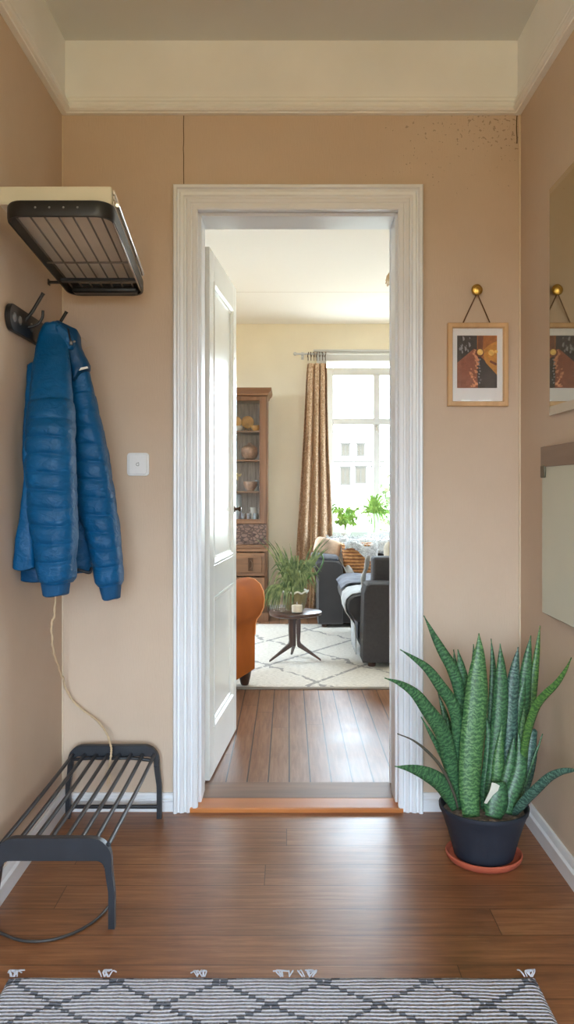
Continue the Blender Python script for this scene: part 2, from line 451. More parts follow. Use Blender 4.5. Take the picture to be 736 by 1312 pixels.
def leafstrip(mb, pts, w, droop=.0, cup=.25, n=6, side=None, tipk=1.0):
    """one blade: pts along the spine, w(t) half width"""
    sp = cat_spline(pts, n); L = len(sp); vs = []; fs = []; uvs = []; s = 0
    for i, p in enumerate(sp):
        t = i/(L-1); d = (sp[min(i+1, L-1)]-sp[max(i-1, 0)]).normalized()
        sd = side if side is not None else d.cross(Vector((0, -1, .15)))
        sd = (sd-d*sd.dot(d))
        if sd.length < 1e-4: sd = Vector((1,0,0))
        sd.normalize(); nn = d.cross(sd); ww = w(t)
        if i: s += (p-sp[i-1]).length
        for k in (-1, -.5, 0, .5, 1):
            vs.append(p+sd*k*ww+nn*(abs(k)**1.5)*cup*ww); uvs.append((k*ww, s))
    for i in range(L-1):
        for k in range(4): fs.append((i*5+k, i*5+k+1, i*5+k+6, i*5+k+5))
    mb.add(vs, fs, uvs); return mb
SKY, FILL, EXPO = 26, 9, .2
# ------------------------------------------------------------------ the hall: setting
XL, XR, YB, HC = -.829, .849, 3.0, 2.81
DX0, DX1, DH = -.362, .424, 2.215            # rough opening
LY0, LY1, LX0, LX1, LC = 3.23, 7.65, -2.0, 2.6, 2.71
YR = -1.3
O0 = (0, 0, 0)
def wallbox(name, mat, *boxes):
    b = MB()
    for q in boxes: b.box(*q)
    return struct(b.build(name, mat, loc=O0))
wallbox('floor', M['floor'], (XL-.1, XR+.1, YR-.1, 2.985, -.06, 0))
o = wallbox('wall_end', M['hall'], (XL-.1, DX0, YB, 3.115, 0, HC), (DX1, XR+.1, YB, 3.115, 0, HC), (DX0, DX1, YB, 3.115, DH, HC))
wallbox('wall_left', M['hall'], (XL-.1, XL, YR, YB, 0, HC))
wallbox('wall_right', M['hall'], (XR, XR+.1, YR, YB, 0, HC))
WZ0, WZ1, WX0, WX1 = .28, 2.02, -.74, .74
wallbox('wall_rear', M['hall'], (XL-.1, WX0, YR-.12, YR, 0, HC), (WX1, XR+.1, YR-.12, YR, 0, HC), (WX0, WX1, YR-.12, YR, 0, WZ0), (WX0, WX1, YR-.12, YR, WZ1, HC))
wallbox('ceiling', M['ceil'], (XL-.1, XR+.1, YR-.1, 3.115, HC, HC+.08))
def window_frame(name, x0, x1, z0, z1, y, muls, trans, fw=.05, axis='y', mat='winw'):
    """frame with mullions, one mesh; a pane mesh child"""
    f = MB(); d = .03
    f.box(x0, x0+fw, y-d, y+d, z0, z1); f.box(x1-fw, x1, y-d, y+d, z0, z1)
    f.box(x0+fw, x1-fw, y-d, y+d, z0, z0+fw); f.box(x0+fw, x1-fw, y-d, y+d, z1-fw, z1)
    for m in muls: f.box(m-.03, m+.03, y-d*1.1, y+d*1.1, z0+fw, z1-fw)
    for m in trans: f.box(x0+fw, x1-fw, y-d*1.2, y+d*1.2, m-.03, m+.03)
    g = MB().box(x0+fw*.5, x1-fw*.5, y-.003, y+.003, z0+fw*.5, z1-fw*.5)
    if axis == 'x':
        R = Matrix(((0,1,0,0), (1,0,0,0), (0,0,1,0), (0,0,0,1)))
        f.xf(R); g.xf(R)
    o = f.build(name, M[mat], loc=O0, bevel=.004); struct(o)
    g.build('window_pane', M['glass'], o)
    return o
window_frame('window_added_hall', WX0, WX1, WZ0, WZ1, YR-.06, [0], [1.6])  # unseen window added behind the camera, sized to light the lower walls

# frieze with its moulding, carried round the room
def rectsweep(name, prof, x0, x1, y0, y1, mat):
    rows = []
    for (x, y, sx, sy) in ((x0, y0, 1, 1), (x1, y0, -1, 1), (x1, y1, -1, -1), (x0, y1, 1, -1)):
        rows.append([Vector((x+sx*d, y+sy*d, z)) for d, z in prof])
    rows.append(rows[0])
    b = MB(); b.loft(rows, cap=False, closed=True)
    return struct(b.build(name, mat, loc=O0, smooth=25))
zf = 2.543
rectsweep('trim_1', [(0, HC), (.014, HC), (.014, zf+.062), (.019, zf+.060), (.021, zf+.054), (.018, zf+.050), (.018, zf+.046), (.028, zf+.042), (.032, zf+.034), (.030, zf+.028), (.024, zf+.026), (.024, zf+.022), (.034, zf+.019), (.036, zf+.012), (.030, zf+.006), (.022, zf+.004), (.020, zf), (0, zf)], XL, XR, YR, YB, M['frieze'])

# moulded casing round the doorway
def casing(name, x0, x1, h, y, sgn, w):
    prof = [(0, 0), (0, .020), (.006, .024), (.016, .024), (.019, .018), (.024, .018), (.027, .023), (.036, .027), (.041, .020), (.046, .020), (.050, .027), (.060, .030), (.065, .024), (.070, .024), (.074, .036), (.082, .037), (.086, .032), (.086, 0)]
    k = w/.086; rows = []
    prof = [(a*k, d) for a, d in prof]
    rows.append([Vector((x0-a, y+sgn*d, 0)) for a, d in prof]); rows.append([Vector((x0-a, y+sgn*d, h+a)) for a, d in prof])
    rows.append([Vector((x1+a, y+sgn*d, h+a)) for a, d in prof]); rows.append([Vector((x1+a, y+sgn*d, 0)) for a, d in prof])
    return struct(MB().loft(rows).build(name, M['white'], loc=O0, smooth=30))
casing('trim_2', -.331, .400, 2.192, YB, -1, .088)
casing('trim_3', -.331, .400, 2.205, LY0, 1, .088)
b = MB()
b.box(DX0, -.336, YB+.0005, LY0-.0005, .016, 2.198); b.box(.408, DX1, YB+.0005, LY0-.0005, .016, 2.198); b.box(DX0, DX1, YB+.0005, LY0-.0005, 2.198, DH)
b.box(-.336, -.322, 3.03, 3.15, .016, 2.198); b.box(.394, .408, 3.03, 3.15, .016, 2.198); b.box(-.322, .394, 3.03, 3.15, 2.184, 2.198)
struct(b.build('trim_4', M['white'], loc=O0, bevel=.003))

def skirting(name, x0, y0, x1, y1, nx, ny, h):
    prof = [(0, 0), (.016, 0), (.016, h*.55), (.020, h*.60), (.020, h*.66), (.012, h*.72), (.012, h*.9), (.008, h), (0, h)]
    rows = [[Vector((x+nx*d, y+ny*d, z)) for d, z in prof] for x, y in ((x0, y0), (x1, y1))]
    return struct(MB().loft(rows).build(name, M['white'], loc=O0, smooth=30))
skirting('baseboard_end_left', XL, YB, -.420, YB, 0, -1, .066)
skirting('baseboard_end_right', .489, YB, XR, YB, 0, -1, .066)
skirting('baseboard_left', XL, YR, XL, YB, 1, 0, .080)
skirting('baseboard_right', XR, YR, XR, YB, -1, 0, .080)
# pale corner bead
struct(MB().box(XR-.006, XR, YB-.006, YB, .07, zf).build('trim_5', M['bead'], loc=O0))
struct(MB().box(XL, XL+.004, YB-.004, YB, .07, zf).build('trim_6', M['bead'], loc=O0))

# threshold
struct(MB().box(-.36, .418, 3.075, LY0+.012, -.06, .0165).build('trim_7', M['thr_dark'], loc=O0, bevel=.003))
struct(MB().box(-.36, .418, 2.975, 3.075, -.06, .0175).build('trim_8', M['thr'], loc=O0, bevel=.004))

# ------------------------------------------------------------------ the panelled door, standing open into the living room
def door():
    b = MB(); W, T = .70, .04; z0, z1 = .02, 2.135
    st = .095
    b.box(0, st, 0, T, z0, z1); b.box(W-st, W, 0, T, z0, z1)
    rails = [(z0, .20), (.735, .865), (2.02, z1)]
    for a, c in rails: b.box(st, W-st, 0, T, a, c)
    R = Matrix.Translation((-.352, 3.245, 0)) @ Matrix.Rotation(math.radians(85), 4, 'Z') @ Matrix.Translation((0, -T, 0))
    d = struct(b.xf(R).build('door_1', M['doorw'], loc=O0, bevel=.003))
    for a, c in ((.20, .735), (.865, 2.02)):
        p = MB(); x0, x1 = st, W-st
        p.box(x0-.002, x1+.002, .013, T-.013, a-.002, c+.002)
        for sy, yy in ((-1, .013), (1, T-.013)):
            m = [(0, 0), (0, .016), (.010, .016), (.018, .008), (.026, .006), (.03, 0)]
            rows = []
            for (cx, cz, sx, sz) in ((x0, a, 1, 1), (x1, a, -1, 1), (x1, c, -1, -1), (x0, c, 1, -1)):
                rows.append([Vector((cx+sx*w, yy+sy*q, cz+sz*w)) for w, q in m])
            rows.append(rows[0]); p.loft(rows, cap=False)
        p.xf(R).build('door_panel', M['doorw'], d, smooth=30)
    for z in (.30, 1.90):
        h = MB().tube([R @ Vector((-.003, T+.004, z-.045)), R @ Vector((-.003, T+.004, z+.045))], .007, 8)
        h.build('hinge', M['chrome'], d, smooth=40)
    h = MB(); h.lathe([(.004, 0), (.016, 0), (.016, .003), (.007, .005), (.006, .016), (.011, .020), (.012, .026), (.009, .031), (.004, .032)], (0, 0, 0), 20)
    h.xf(R @ Matrix.Translation((W-.05, 0, 1.08)) @ Matrix.Rotation(PI/2, 4, 'X')).build('door_handle', M['rings'], d, smooth=40)
    h = MB().box(W, W+.003, .012, T-.012, 1.0, 1.16)
    h.box(W+.003, W+.012, .014, T-.014, 1.05, 1.07)
    h.xf(R).build('latch_plate', M['chrome'], d)
door()

# ------------------------------------------------------------------ hat rack and what lies on it
def hat_rack():
    z = 1.885
    Yn, Yf = 2.175, 2.86; xl0, xr0, xl1, xr1 = -.757, -.470, -.762, -.505
    zn, zfar = 1.912, 1.862
    def q(u, v, dz=0):
        a = Vector((xl0+(xr0-xl0)*u, Yn, zn)); c = Vector((xl1+(xr1-xl1)*u, Yf, zfar))
        p = a+(c-a)*v; p.z += dz; return p
    t = thing('hat_rack', (XL, 2.5, 1.85), 'black hat rack with wire slats, high on the left wall above the coat hooks', 'hat rack')
    # rounded band
    loop = []
    r, rv = .17, .075
    for (cu, cv, a0) in ((1-r, 1-rv, 0), (r, 1-rv, 90), (r, rv, 180), (1-r, rv, 270)):
        for i in range(9):
            a = math.radians(a0+90*i/8); loop.append((cu+r*math.cos(a), cv+rv*math.sin(a)))
    rows = []
    c = q(.5, .5)
    for u, v in loop+[loop[0]]:
        p = q(u, v); n = Vector((u-.5, (v-.5)*.0, 0))
        d = Vector(((u-.5)*.28, (v-.5)*.69, 0)).normalized()
        rows.append([p+Vector((0,0,-.012))-d*.006, p+Vector((0,0,-.012))+d*.004, p+Vector((0,0,-.004))+d*.007, p+Vector((0,0,.024))+d*.007, p+Vector((0,0,.030))+d*.003, p+Vector((0,0,.030))-d*.006])
    MB().loft(rows, cap=False).build('frame', M['black'], t, smooth=40)
    far = MB(); far.rbox(-.745, -.520, Yf-.05, Yf-.008, zfar-.012, zfar+.012, .010); far.build('end_bar', M['black'], t, smooth=60)
    for k in range(7):
        u = .07+.135*k
        MB().tube([q(u, .02, .004), q(u, .98, .004)], .0028, 8).build('slat', M['wire'], t, smooth=60)
    MB().tube([q(.02, .56, -.001), q(.97, .56, -.001)], .003, 8).build('cross_wire', M['wire'], t, smooth=60)
    cb = MB(); a, e = q(.02, .80), q(.97, .80)
    cb.box(a.x, e.x, a.y-.016, a.y+.016, a.z-.008, a.z+.002); cb.build('cross_bar', M['black'], t, bevel=.002)
    fr = MB().tube([q(1.03, .06, .035), q(1.025, .10, .045), q(1.025, .80, .040), q(1.03, .86, .03)], .005, 8)
    fr.build('front_rail', M['chrome'], t, smooth=60)
    fr = MB().tube([q(.99, .06, -.008), q(.985, .5, -.010), q(.985, .92, -.008)], .0045, 8)
    fr.build('front_rail', M['chrome'], t, smooth=60)
    for k in range(4):
        p = q(.30+.13*k, 0, .010); MB().ell((p.x, p.y-.007, p.z), .003, .002, .003, 8, 6).build('rivet', M['rivet'], t, smooth=180)
    for v in (.95,):
        p = q(.0, v, .008); b = MB(); b.box(XL+.001, p.x+.004, p.y-.008, p.y+.008, p.z+.012, p.z+.020); b.box(XL+.001, XL+.004, p.y-.012, p.y+.012, p.z+.006, p.z+.026)
        b.build('wall_bracket', M['black'], t, bevel=.002)
    # shallow cream box lying on the slats
    bx = thing('storage_box', tuple(q(.5, .5, .0315)), 'long cream flat box with pale underside, lying on the hat rack slats', 'box')
    H = .048
    A = [q(-.07, .035, .0315), q(.985, .035, .0315), q(.985, .965, .0315), q(.02, .965, .0315)]
    up = Vector((0, 0, H))
    b = MB(); b.loft([[p for p in A], [p+up for p in A]]); b.build('box_body', M['cardc'], bx, bevel=.004)
    # pale side flap with three ridges, facing into the hall
    sd = MB()
    for z0, z1 in ((.004, .014), (.019, .028), (.033, .045)):
        sd.loft([[A[1]+Vector((.0, .02, z0)), A[1]+Vector((.004, .02, z0)), A[1]+Vector((.004, .02, z1)), A[1]+Vector((.0, .02, z1))],
                 [A[2]+Vector((.0, -.02, z0)), A[2]+Vector((.004, -.02, z0)), A[2]+Vector((.004, -.02, z1)), A[2]+Vector((.0, -.02, z1))]])
    sd.build('ribbed_side', M['cardg'], bx, bevel=.001)
    u = MB(); ins = [p+Vector((0,0,-.0015)) for p in A]
    u.loft([ins, [p+Vector((0,0,.0015)) for p in ins]]); u.build('lightened_underside', M['cardg'], bx)  # underside coloured paler to stand in for light bouncing up from below
hat_rack()

# ------------------------------------------------------------------ coat hooks
def coat_hooks():
    t = thing('coat_rack', (XL, 2.65, 1.69), 'black wall plate with long coat pegs on the left wall under the hat rack', 'coat rack')
    y0, y1, zc, h = 2.385, 2.97, 1.685, .040
    poly = []
    for cy, a0 in ((y1-h, -90), (y0+h, 90)):
        for i in range(13):
            a = math.radians(a0+180*i/12); poly.append((XL+.001, cy+h*math.cos(a), zc+h*math.sin(a)))
    MB().prism(poly, (.016, 0, 0)).build('wall_plate', M['black'], t, smooth=30, bevel=.003)
    for k, y in enumerate((2.535, 2.80)):
        x = XL+.016
        MB().tube(cat_spline([(x-.004, y, zc+.010), (x+.018, y-.002, zc+.036), (x+.036, y-.004, zc+.064), (x+.056, y-.006, zc+.096)], 5), [.0055]*15+[.0065], 10).build('peg', M['black'], t, smooth=60)
        MB().tube(cat_spline([(x-.004, y+.02, zc-.006), (x+.028, y+.022, zc+.004), (x+.044, y+.022, zc+.026), (x+.046, y+.022, zc+.048)], 5), .0045, 10).build('hook', M['black'], t, smooth=60)
    for y in (2.425, 2.475, 2.585):
        MB().lathe([(.004, 0), (.014, 0), (.014, .002), (.010, .0025), (.009, .0015), (.004, .001)], (0,0,0), 20).xf(Matrix.Translation((XL+.017, y, zc)) @ Matrix.Rotation(PI/2, 4, 'Y')).build('plate_rosette', M['rivet'], t, smooth=40)
coat_hooks()

# ------------------------------------------------------------------ jacket
def puff(y, seams, k=.55):
    if not seams or y < seams[0]-12 or y > seams[-1]+12: return 0.0
    best = 1e9; gap = 22
    for a, b2 in zip(seams, seams[1:]):
        if a <= y <= b2:
            m = (y-a)/(b2-a); return max(0, math.sin(PI*m))**.22
    return 0.0
def coatloft(tab, Yc, b, seams, amp, step=1.3, n=44, seed=0, pw=2.6, lean=0.0, clampx=None, y0=None, wr=.004):
    """tab rows: (y_px, x_left, x_right) of the hanging tube; Yc depth, b half depth"""
    rows = []; y = tab[0][0]; yend = tab[-1][0]
    while True:
        xl, xr = interp(tab, y)
        Yy = Yc(y) if callable(Yc) else Yc
        bb = b(y) if callable(b) else b
        l, r = at(xl, y, Yy), at(xr, y, Yy); c = (l+r)/2; a = (r-l).length/2
        p = puff(y, seams); row = []
        for k in range(n):
            th = 2*PI*k/n; cs, sn = math.cos(th), math.sin(th)
            e = (abs(cs)**pw+abs(sn)**pw)**(-1/pw)
            sc = 1+amp*(p-.75)
            q = Vector((c.x+a*e*cs*(1+amp*.12*(p-.6)), c.y+bb*e*sn*sc, c.z))
            nv = mnoise.noise(Vector((q.x*22+seed, q.y*22, q.z*16)))*wr+mnoise.noise(Vector((q.x*60+seed, q.y*60, q.z*34)))*wr*.45
            q.x += nv*cs*.7; q.y += nv*sn
            q.z += .004*math.sin(th*2+y*.02)
            if clampx is not None: q.x = max(q.x, clampx)
            row.append(q)
        rows.append(row)
        if y >= yend: break
        y = min(y+step, yend)
    # rounded ends
    for end in (0, -1):
        r0 = rows[end]; c = sum(r0, Vector())/len(r0); nz = .006 if end == 0 else -.006
        extra = [[c+(p-c)*s+Vector((0,0,nz*q)) for p in r0] for s, q in ((.9, .5), (.6, 1.0), (.2, 1.1))]
        if end == 0: rows = extra[::-1]+rows
        else: rows = rows+extra
    return MB().loft(rows)
def J(y): return 400+y/3.345
def jtab(rows): return [(J(y), l/3.345, r/3.345) for y, l, r in rows]
def jacket():
    cl = XL+.004
    t = thing('jacket', tuple(at(62, 420, 2.68)), 'blue quilted puffer jacket hanging from the coat peg on the left wall', 'jacket')
    pan = jtab([(225, 118, 160), (300, 116, 160), (420, 106, 150), (600, 100, 140), (720, 106, 140), (800, 97, 140), (900, 82, 140), (1000, 66, 150), (1080, 56, 150), (1096, 54, 150)])
    coatloft(pan, lambda y: 2.60-.14*min(1, max(0, (y-470)/110)), .020, [J(v) for v in (225, 380, 540, 690, 840, 990, 1094)], .15, seed=1, clampx=cl, wr=.003).build('front_panel', M['jacket'], t, smooth=180)
    hem = jtab([(700, 126, 240), (900, 106, 240), (1000, 96, 240), (1100, 88, 240), (1146, 88, 240)])
    coatloft(hem, 2.535, .025, None, 0, seed=11, clampx=cl).build('body_lining', M['jlining'], t, smooth=180)
    body = jtab([(240, 180, 316), (420, 180, 330), (600, 190, 340), (800, 220, 370), (960, 230, 392), (1090, 240, 398), (1110, 240, 396)])
    coatloft(body, lambda y: 2.70+.09*min(1, max(0, (y-470)/150)), .030, [J(v) for v in (300, 420, 540, 690, 840, 940, 1030, 1108)], .2, seed=9, clampx=cl).build('body', M['jacket'], t, smooth=180)
    sl = jtab([(52, 190, 250), (66, 180, 272), (100, 166, 286), (150, 155, 298), (230, 137, 303), (300, 131, 308), (380, 127, 312), (460, 119, 315), (540, 114, 318), (620, 114, 320), (700, 114, 322), (770, 118, 324), (830, 120, 326), (910, 130, 328), (980, 148, 330), (1060, 158, 324), (1140, 172, 322), (1156, 182, 314)])
    coatloft(sl, lambda y: 2.63 if y < 430 else 2.63-.15*min(1, (y-430)/120), lambda y: .035+.03*min(1, (y-415)/120), [J(v) for v in (382, 462, 540, 612, 690, 762, 836, 910, 985, 1062, 1150)], .30, seed=2, clampx=cl).build('sleeve', M['jacket'], t, smooth=180)
    cf = jtab([(1146, 178, 302), (1160, 180, 298), (1206, 188, 292)])
    coatloft(cf, 2.485, .045, None, 0, seed=3, wr=.001).build('cuff', M['cuff'], t, smooth=180)
    sr = jtab([(180, 290, 350), (230, 292, 378), (270, 300, 388), (350, 306, 406), (430, 312, 424), (500, 318, 440), (570, 322, 456), (640, 324, 468), (720, 326, 480), (790, 332, 490), (860, 336, 498), (930, 366, 510), (1010, 384, 518), (1080, 398, 524), (1150, 412, 527), (1168, 420, 522)])
    coatloft(sr, lambda y: 2.67+.04*min(1, (y-455)/150), lambda y: .045+.015*min(1, (y-455)/150), [J(v) for v in (350, 430, 497, 570, 642, 718, 792, 864, 938, 1008, 1084, 1162)], .32, seed=4).build('sleeve', M['jacket'], t, smooth=180)
    cf = jtab([(1158, 424, 520), (1175, 428, 518), (1222, 442, 514)])
    coatloft(cf, 2.71, .042, None, 0, seed=5, wr=.001).build('cuff', M['cuff'], t, smooth=180)
    # collar, folded over the peg and falling forward
    col = jtab([(48, 226, 262), (62, 224, 296), (80, 232, 330), (105, 246, 344), (130, 262, 346), (150, 272, 350), (190, 284, 366), (225, 296, 384), (245, 306, 386), (262, 312, 360), (285, 316, 340)])
    coatloft(col, 2.655, .035, None, 0, seed=6, step=1.5, wr=.006).build('collar', M['jlining'], t, smooth=180)
    fold = jtab([(60, 236, 264), (90, 246, 300), (120, 262, 316), (140, 276, 320), (152, 290, 316)])
    coatloft(fold, 2.615, .014, None, 0, seed=8, step=1.5, wr=.004).build('collar_flap', M['jacket'], t, smooth=180)
    def jp(x, y, Y): return at(x/3.345, J(y), Y)
    lb = MB(); P = [jp(338, 250, 2.60), jp(346, 238, 2.60), jp(374, 232, 2.60), jp(378, 240, 2.60)]
    lb.prism(P, (0, .004, 0)); lb.build('label_tab', M['label'], t)
    MB().tube(cat_spline([jp(292, 70, 2.60), jp(300, 110, 2.59), jp(306, 128, 2.59)], 5), .003, 6).build('drawcord', M['zip'], t, smooth=60)
    tg = MB(); tg.ell(jp(304, 132, 2.585), .006, .005, .007); tg.ell(jp(318, 126, 2.59), .005, .004, .004); tg.build('cord_toggle', M['rivet'], t, smooth=180)
    MB().tube(cat_spline([jp(119, 226, 2.60), jp(122, 260, 2.595), jp(120, 292, 2.595)], 5), .004, 6).build('zip', M['zip'], t, smooth=60)
    MB().tube(cat_spline([jp(324, 1102, 2.59), jp(350, 1108, 2.59), jp(384, 1116, 2.60), jp(392, 1096, 2.61)], 5), .005, 6).build('zip', M['zip'], t, smooth=60)
jacket()

# ------------------------------------------------------------------ twine from behind the jacket
def twine():
    t = thing('twine', tuple(at(140, 950, 2.90)), 'loose beige twine hanging behind the jacket down to the shoe rack', 'twine')
    pts = [(-.800, 2.78, 1.62), (-.808, 2.76, 1.3), at(71, 765, 2.74), at(66, 800, 2.74), at(69, 835, 2.78), at(80, 866, 2.90), at(86, 885, 2.95), at(100, 905, 2.965), at(118, 918, 2.965), at(133, 934, 2.93), at(142, 954, 2.885), at(143, 966, 2.86), at(141, 985, 2.86), at(138, 1000, 2.86)]
    sp = cat_spline(pts, 14)
    sp = [p+Vector((mnoise.noise(p*30)*.005, 0, mnoise.noise(p*30+Vector((5,0,0)))*.004)) for p in sp]
    MB().tube(sp, [.0038+.0010*math.sin(i*1.7) for i in range(len(sp))], 7).build('cord', M['twine'], t, smooth=60)
    fr = MB()
    for k in range(14):
        a = random.uniform(-1, 1); p = sp[-1-random.randint(0, 22)]
        fr.tube(cat_spline([p, p+Vector((a*.008, -.004, -.010)), p+Vector((a*.018, random.uniform(-.01, .004), -.028))], 4), .0014, 5)
    fr.build('frayed_end', M['twine'], t, smooth=60)
    e = MB()
    for q in ([(100, 432), (107, 434), (112, 438)], [(104, 450), (111, 446), (118, 444)]):
        e.tube(cat_spline([at(x, y, 2.72) for x, y in q], 5), .0016, 5)
    e.tube(cat_spline([(-.800, 2.78, 1.62), (-.785, 2.785, 1.70), (-.757, 2.797, 1.735), at(98, 436, 2.74), at(100, 432, 2.72), at(104, 450, 2.72)], 5), .0016, 5)
    e.build('loose_strands', M['twine'], t, smooth=60)
twine()

# ------------------------------------------------------------------ shoe rack
def shoe_rack():
    x0, x1, yn, yf, top = -.788, -.462, 2.20, 2.93, .250
    t = thing('shoe_rack', ((x0+x1)/2, (yn+yf)/2, 0), 'low black metal shoe rack with slatted top, along the left wall below the jacket', 'shoe rack')
    def panel(y, tp, h, dx):
        r = .055; outer = []; inner = []
        a0, a1 = x0+dx[0], x1+dx[1]
        for cx, s0 in ((a0+r, 180), (a1-r, 90)):
            for i in range(9):
                a = math.radians(s0-90*i/8); outer.append((cx+r*math.cos(a), y-.011, tp-r+r*math.sin(a)))
        ri = .022
        for cx, s0 in ((a1-.019-ri, 0), (a0+.019+ri, 90)):
            for i in range(7):
                a = math.radians(s0+90*i/6); inner.append((cx+ri*math.cos(a), y-.011, tp-h-ri+ri*math.sin(a)))
        poly = [(a0, y-.011, tp-.075)]+outer+[(a1, y-.011, tp-.075), (a1-.019, y-.011, tp-.078)]+inner+[(a0+.019, y-.011, tp-.078)]
        MB().prism(poly, (0, .022, 0)).build('end_panel', M['rackblack'], t, smooth=30, bevel=.002)
        for x, s in ((a0+.009, -1), (a1-.009, 1)):
            L = MB()
            rows = []
            for z, off, w in ((tp-.055, 0, .0092), (tp-.085, .0008*s, .0092), (tp-.105, .003*s, .009), (tp-.125, .006*s, .0088), (tp-.145, .0085*s, .0085), (tp-.16, .009*s, .0085), (.0, .009*s, .0085)):
                rows.append([Vector((x+off+a, y+c2, z)) for a, c2 in ((-w, -.010), (w, -.010), (w, .010), (-w, .010))])
            L.loft(rows); L.build('leg', M['rackblack'], t, smooth=40)
    panel(yf, .262, .040, (0, 0)); panel(yn, .243, .060, (.0, -.012))
    MB().tube([(x0+.01, yf, .040), (x1-.003, yf, .040)], .007, 10).build('crossbar', M['rackblack'], t, smooth=60)
    for k in range(8):
        x = x0+.020+k*(x1-x0-.036)/7
        zc = .226
        MB().tube(cat_spline([(x, yf, zc+.004), (x, yf-.25, zc+.001), (x-.003, yn+.25, zc-.003), (x-.006, yn, zc-.004)], 4), .0062, 10).build('slat', M['rackblack'], t, smooth=60)
    rows = []
    MB().tube(cat_spline([(x0+.02, yf-.016, .214), (x0+.09, yf-.024, .221), ((x0+x1)/2, yf-.028, .222), (x1-.09, yf-.024, .221), (x1-.02, yf-.016, .210)], 6), .006, 8).build('slat_support', M['rackblack'], t, smooth=60)
shoe_rack()
def fl(px, py, z=.004):
    Y = (EYE-z)*F/(py-CY); p = at(px, py, Y); return p
cb = MB().tube(cat_spline([fl(-70, 1165), fl(-30, 1182), fl(0, 1195), fl(28, 1205), fl(60, 1205), fl(90, 1197), fl(112, 1186), fl(128, 1174), fl(142, 1158)], 8), .004, 8)
tag(cb.build('cable', M['cable'], smooth=60), 'thin dark cable looping over the floor by the near leg of the shoe rack', 'cable')

# ------------------------------------------------------------------ light switch
def rr(c, hx, hz, d, r):
    poly = []
    for sx, sz, a0 in ((1, 1, 0), (-1, 1, 90), (-1, -1, 180), (1, -1, 270)):
        for i in range(6):
            a = math.radians(a0+18*i); poly.append((c.x+sx*(hx-r)+r*math.cos(a), YB-.0003, c.z+sz*(hz-r)+r*math.sin(a)))
    return MB().prism(poly, (0, -d, 0))
def switch():
    c = at(177.5, 595, YB)
    t = thing('light_switch', tuple(c), 'square white light switch on the end wall between jacket and door casing', 'light switch')
    rr(c, .040, .042, .010, .012).build('backplate', M['plasticw'], t, smooth=40, bevel=.0015)
    rr(c, .033, .036, .016, .006).build('rocker', M['plasticw'], t, smooth=40, bevel=.0015)
    g = MB()
    g.tube(cat_spline([(c.x+.004, YB-.0175, c.z+.006), (c.x-.004, YB-.0175, c.z+.003), (c.x-.004, YB-.0175, c.z-.004), (c.x+.004, YB-.0175, c.z-.005), (c.x+.004, YB-.0175, c.z+.006)], 4), .0008, 5)
    g.build('printed_mark', M['ink'], t)
switch()

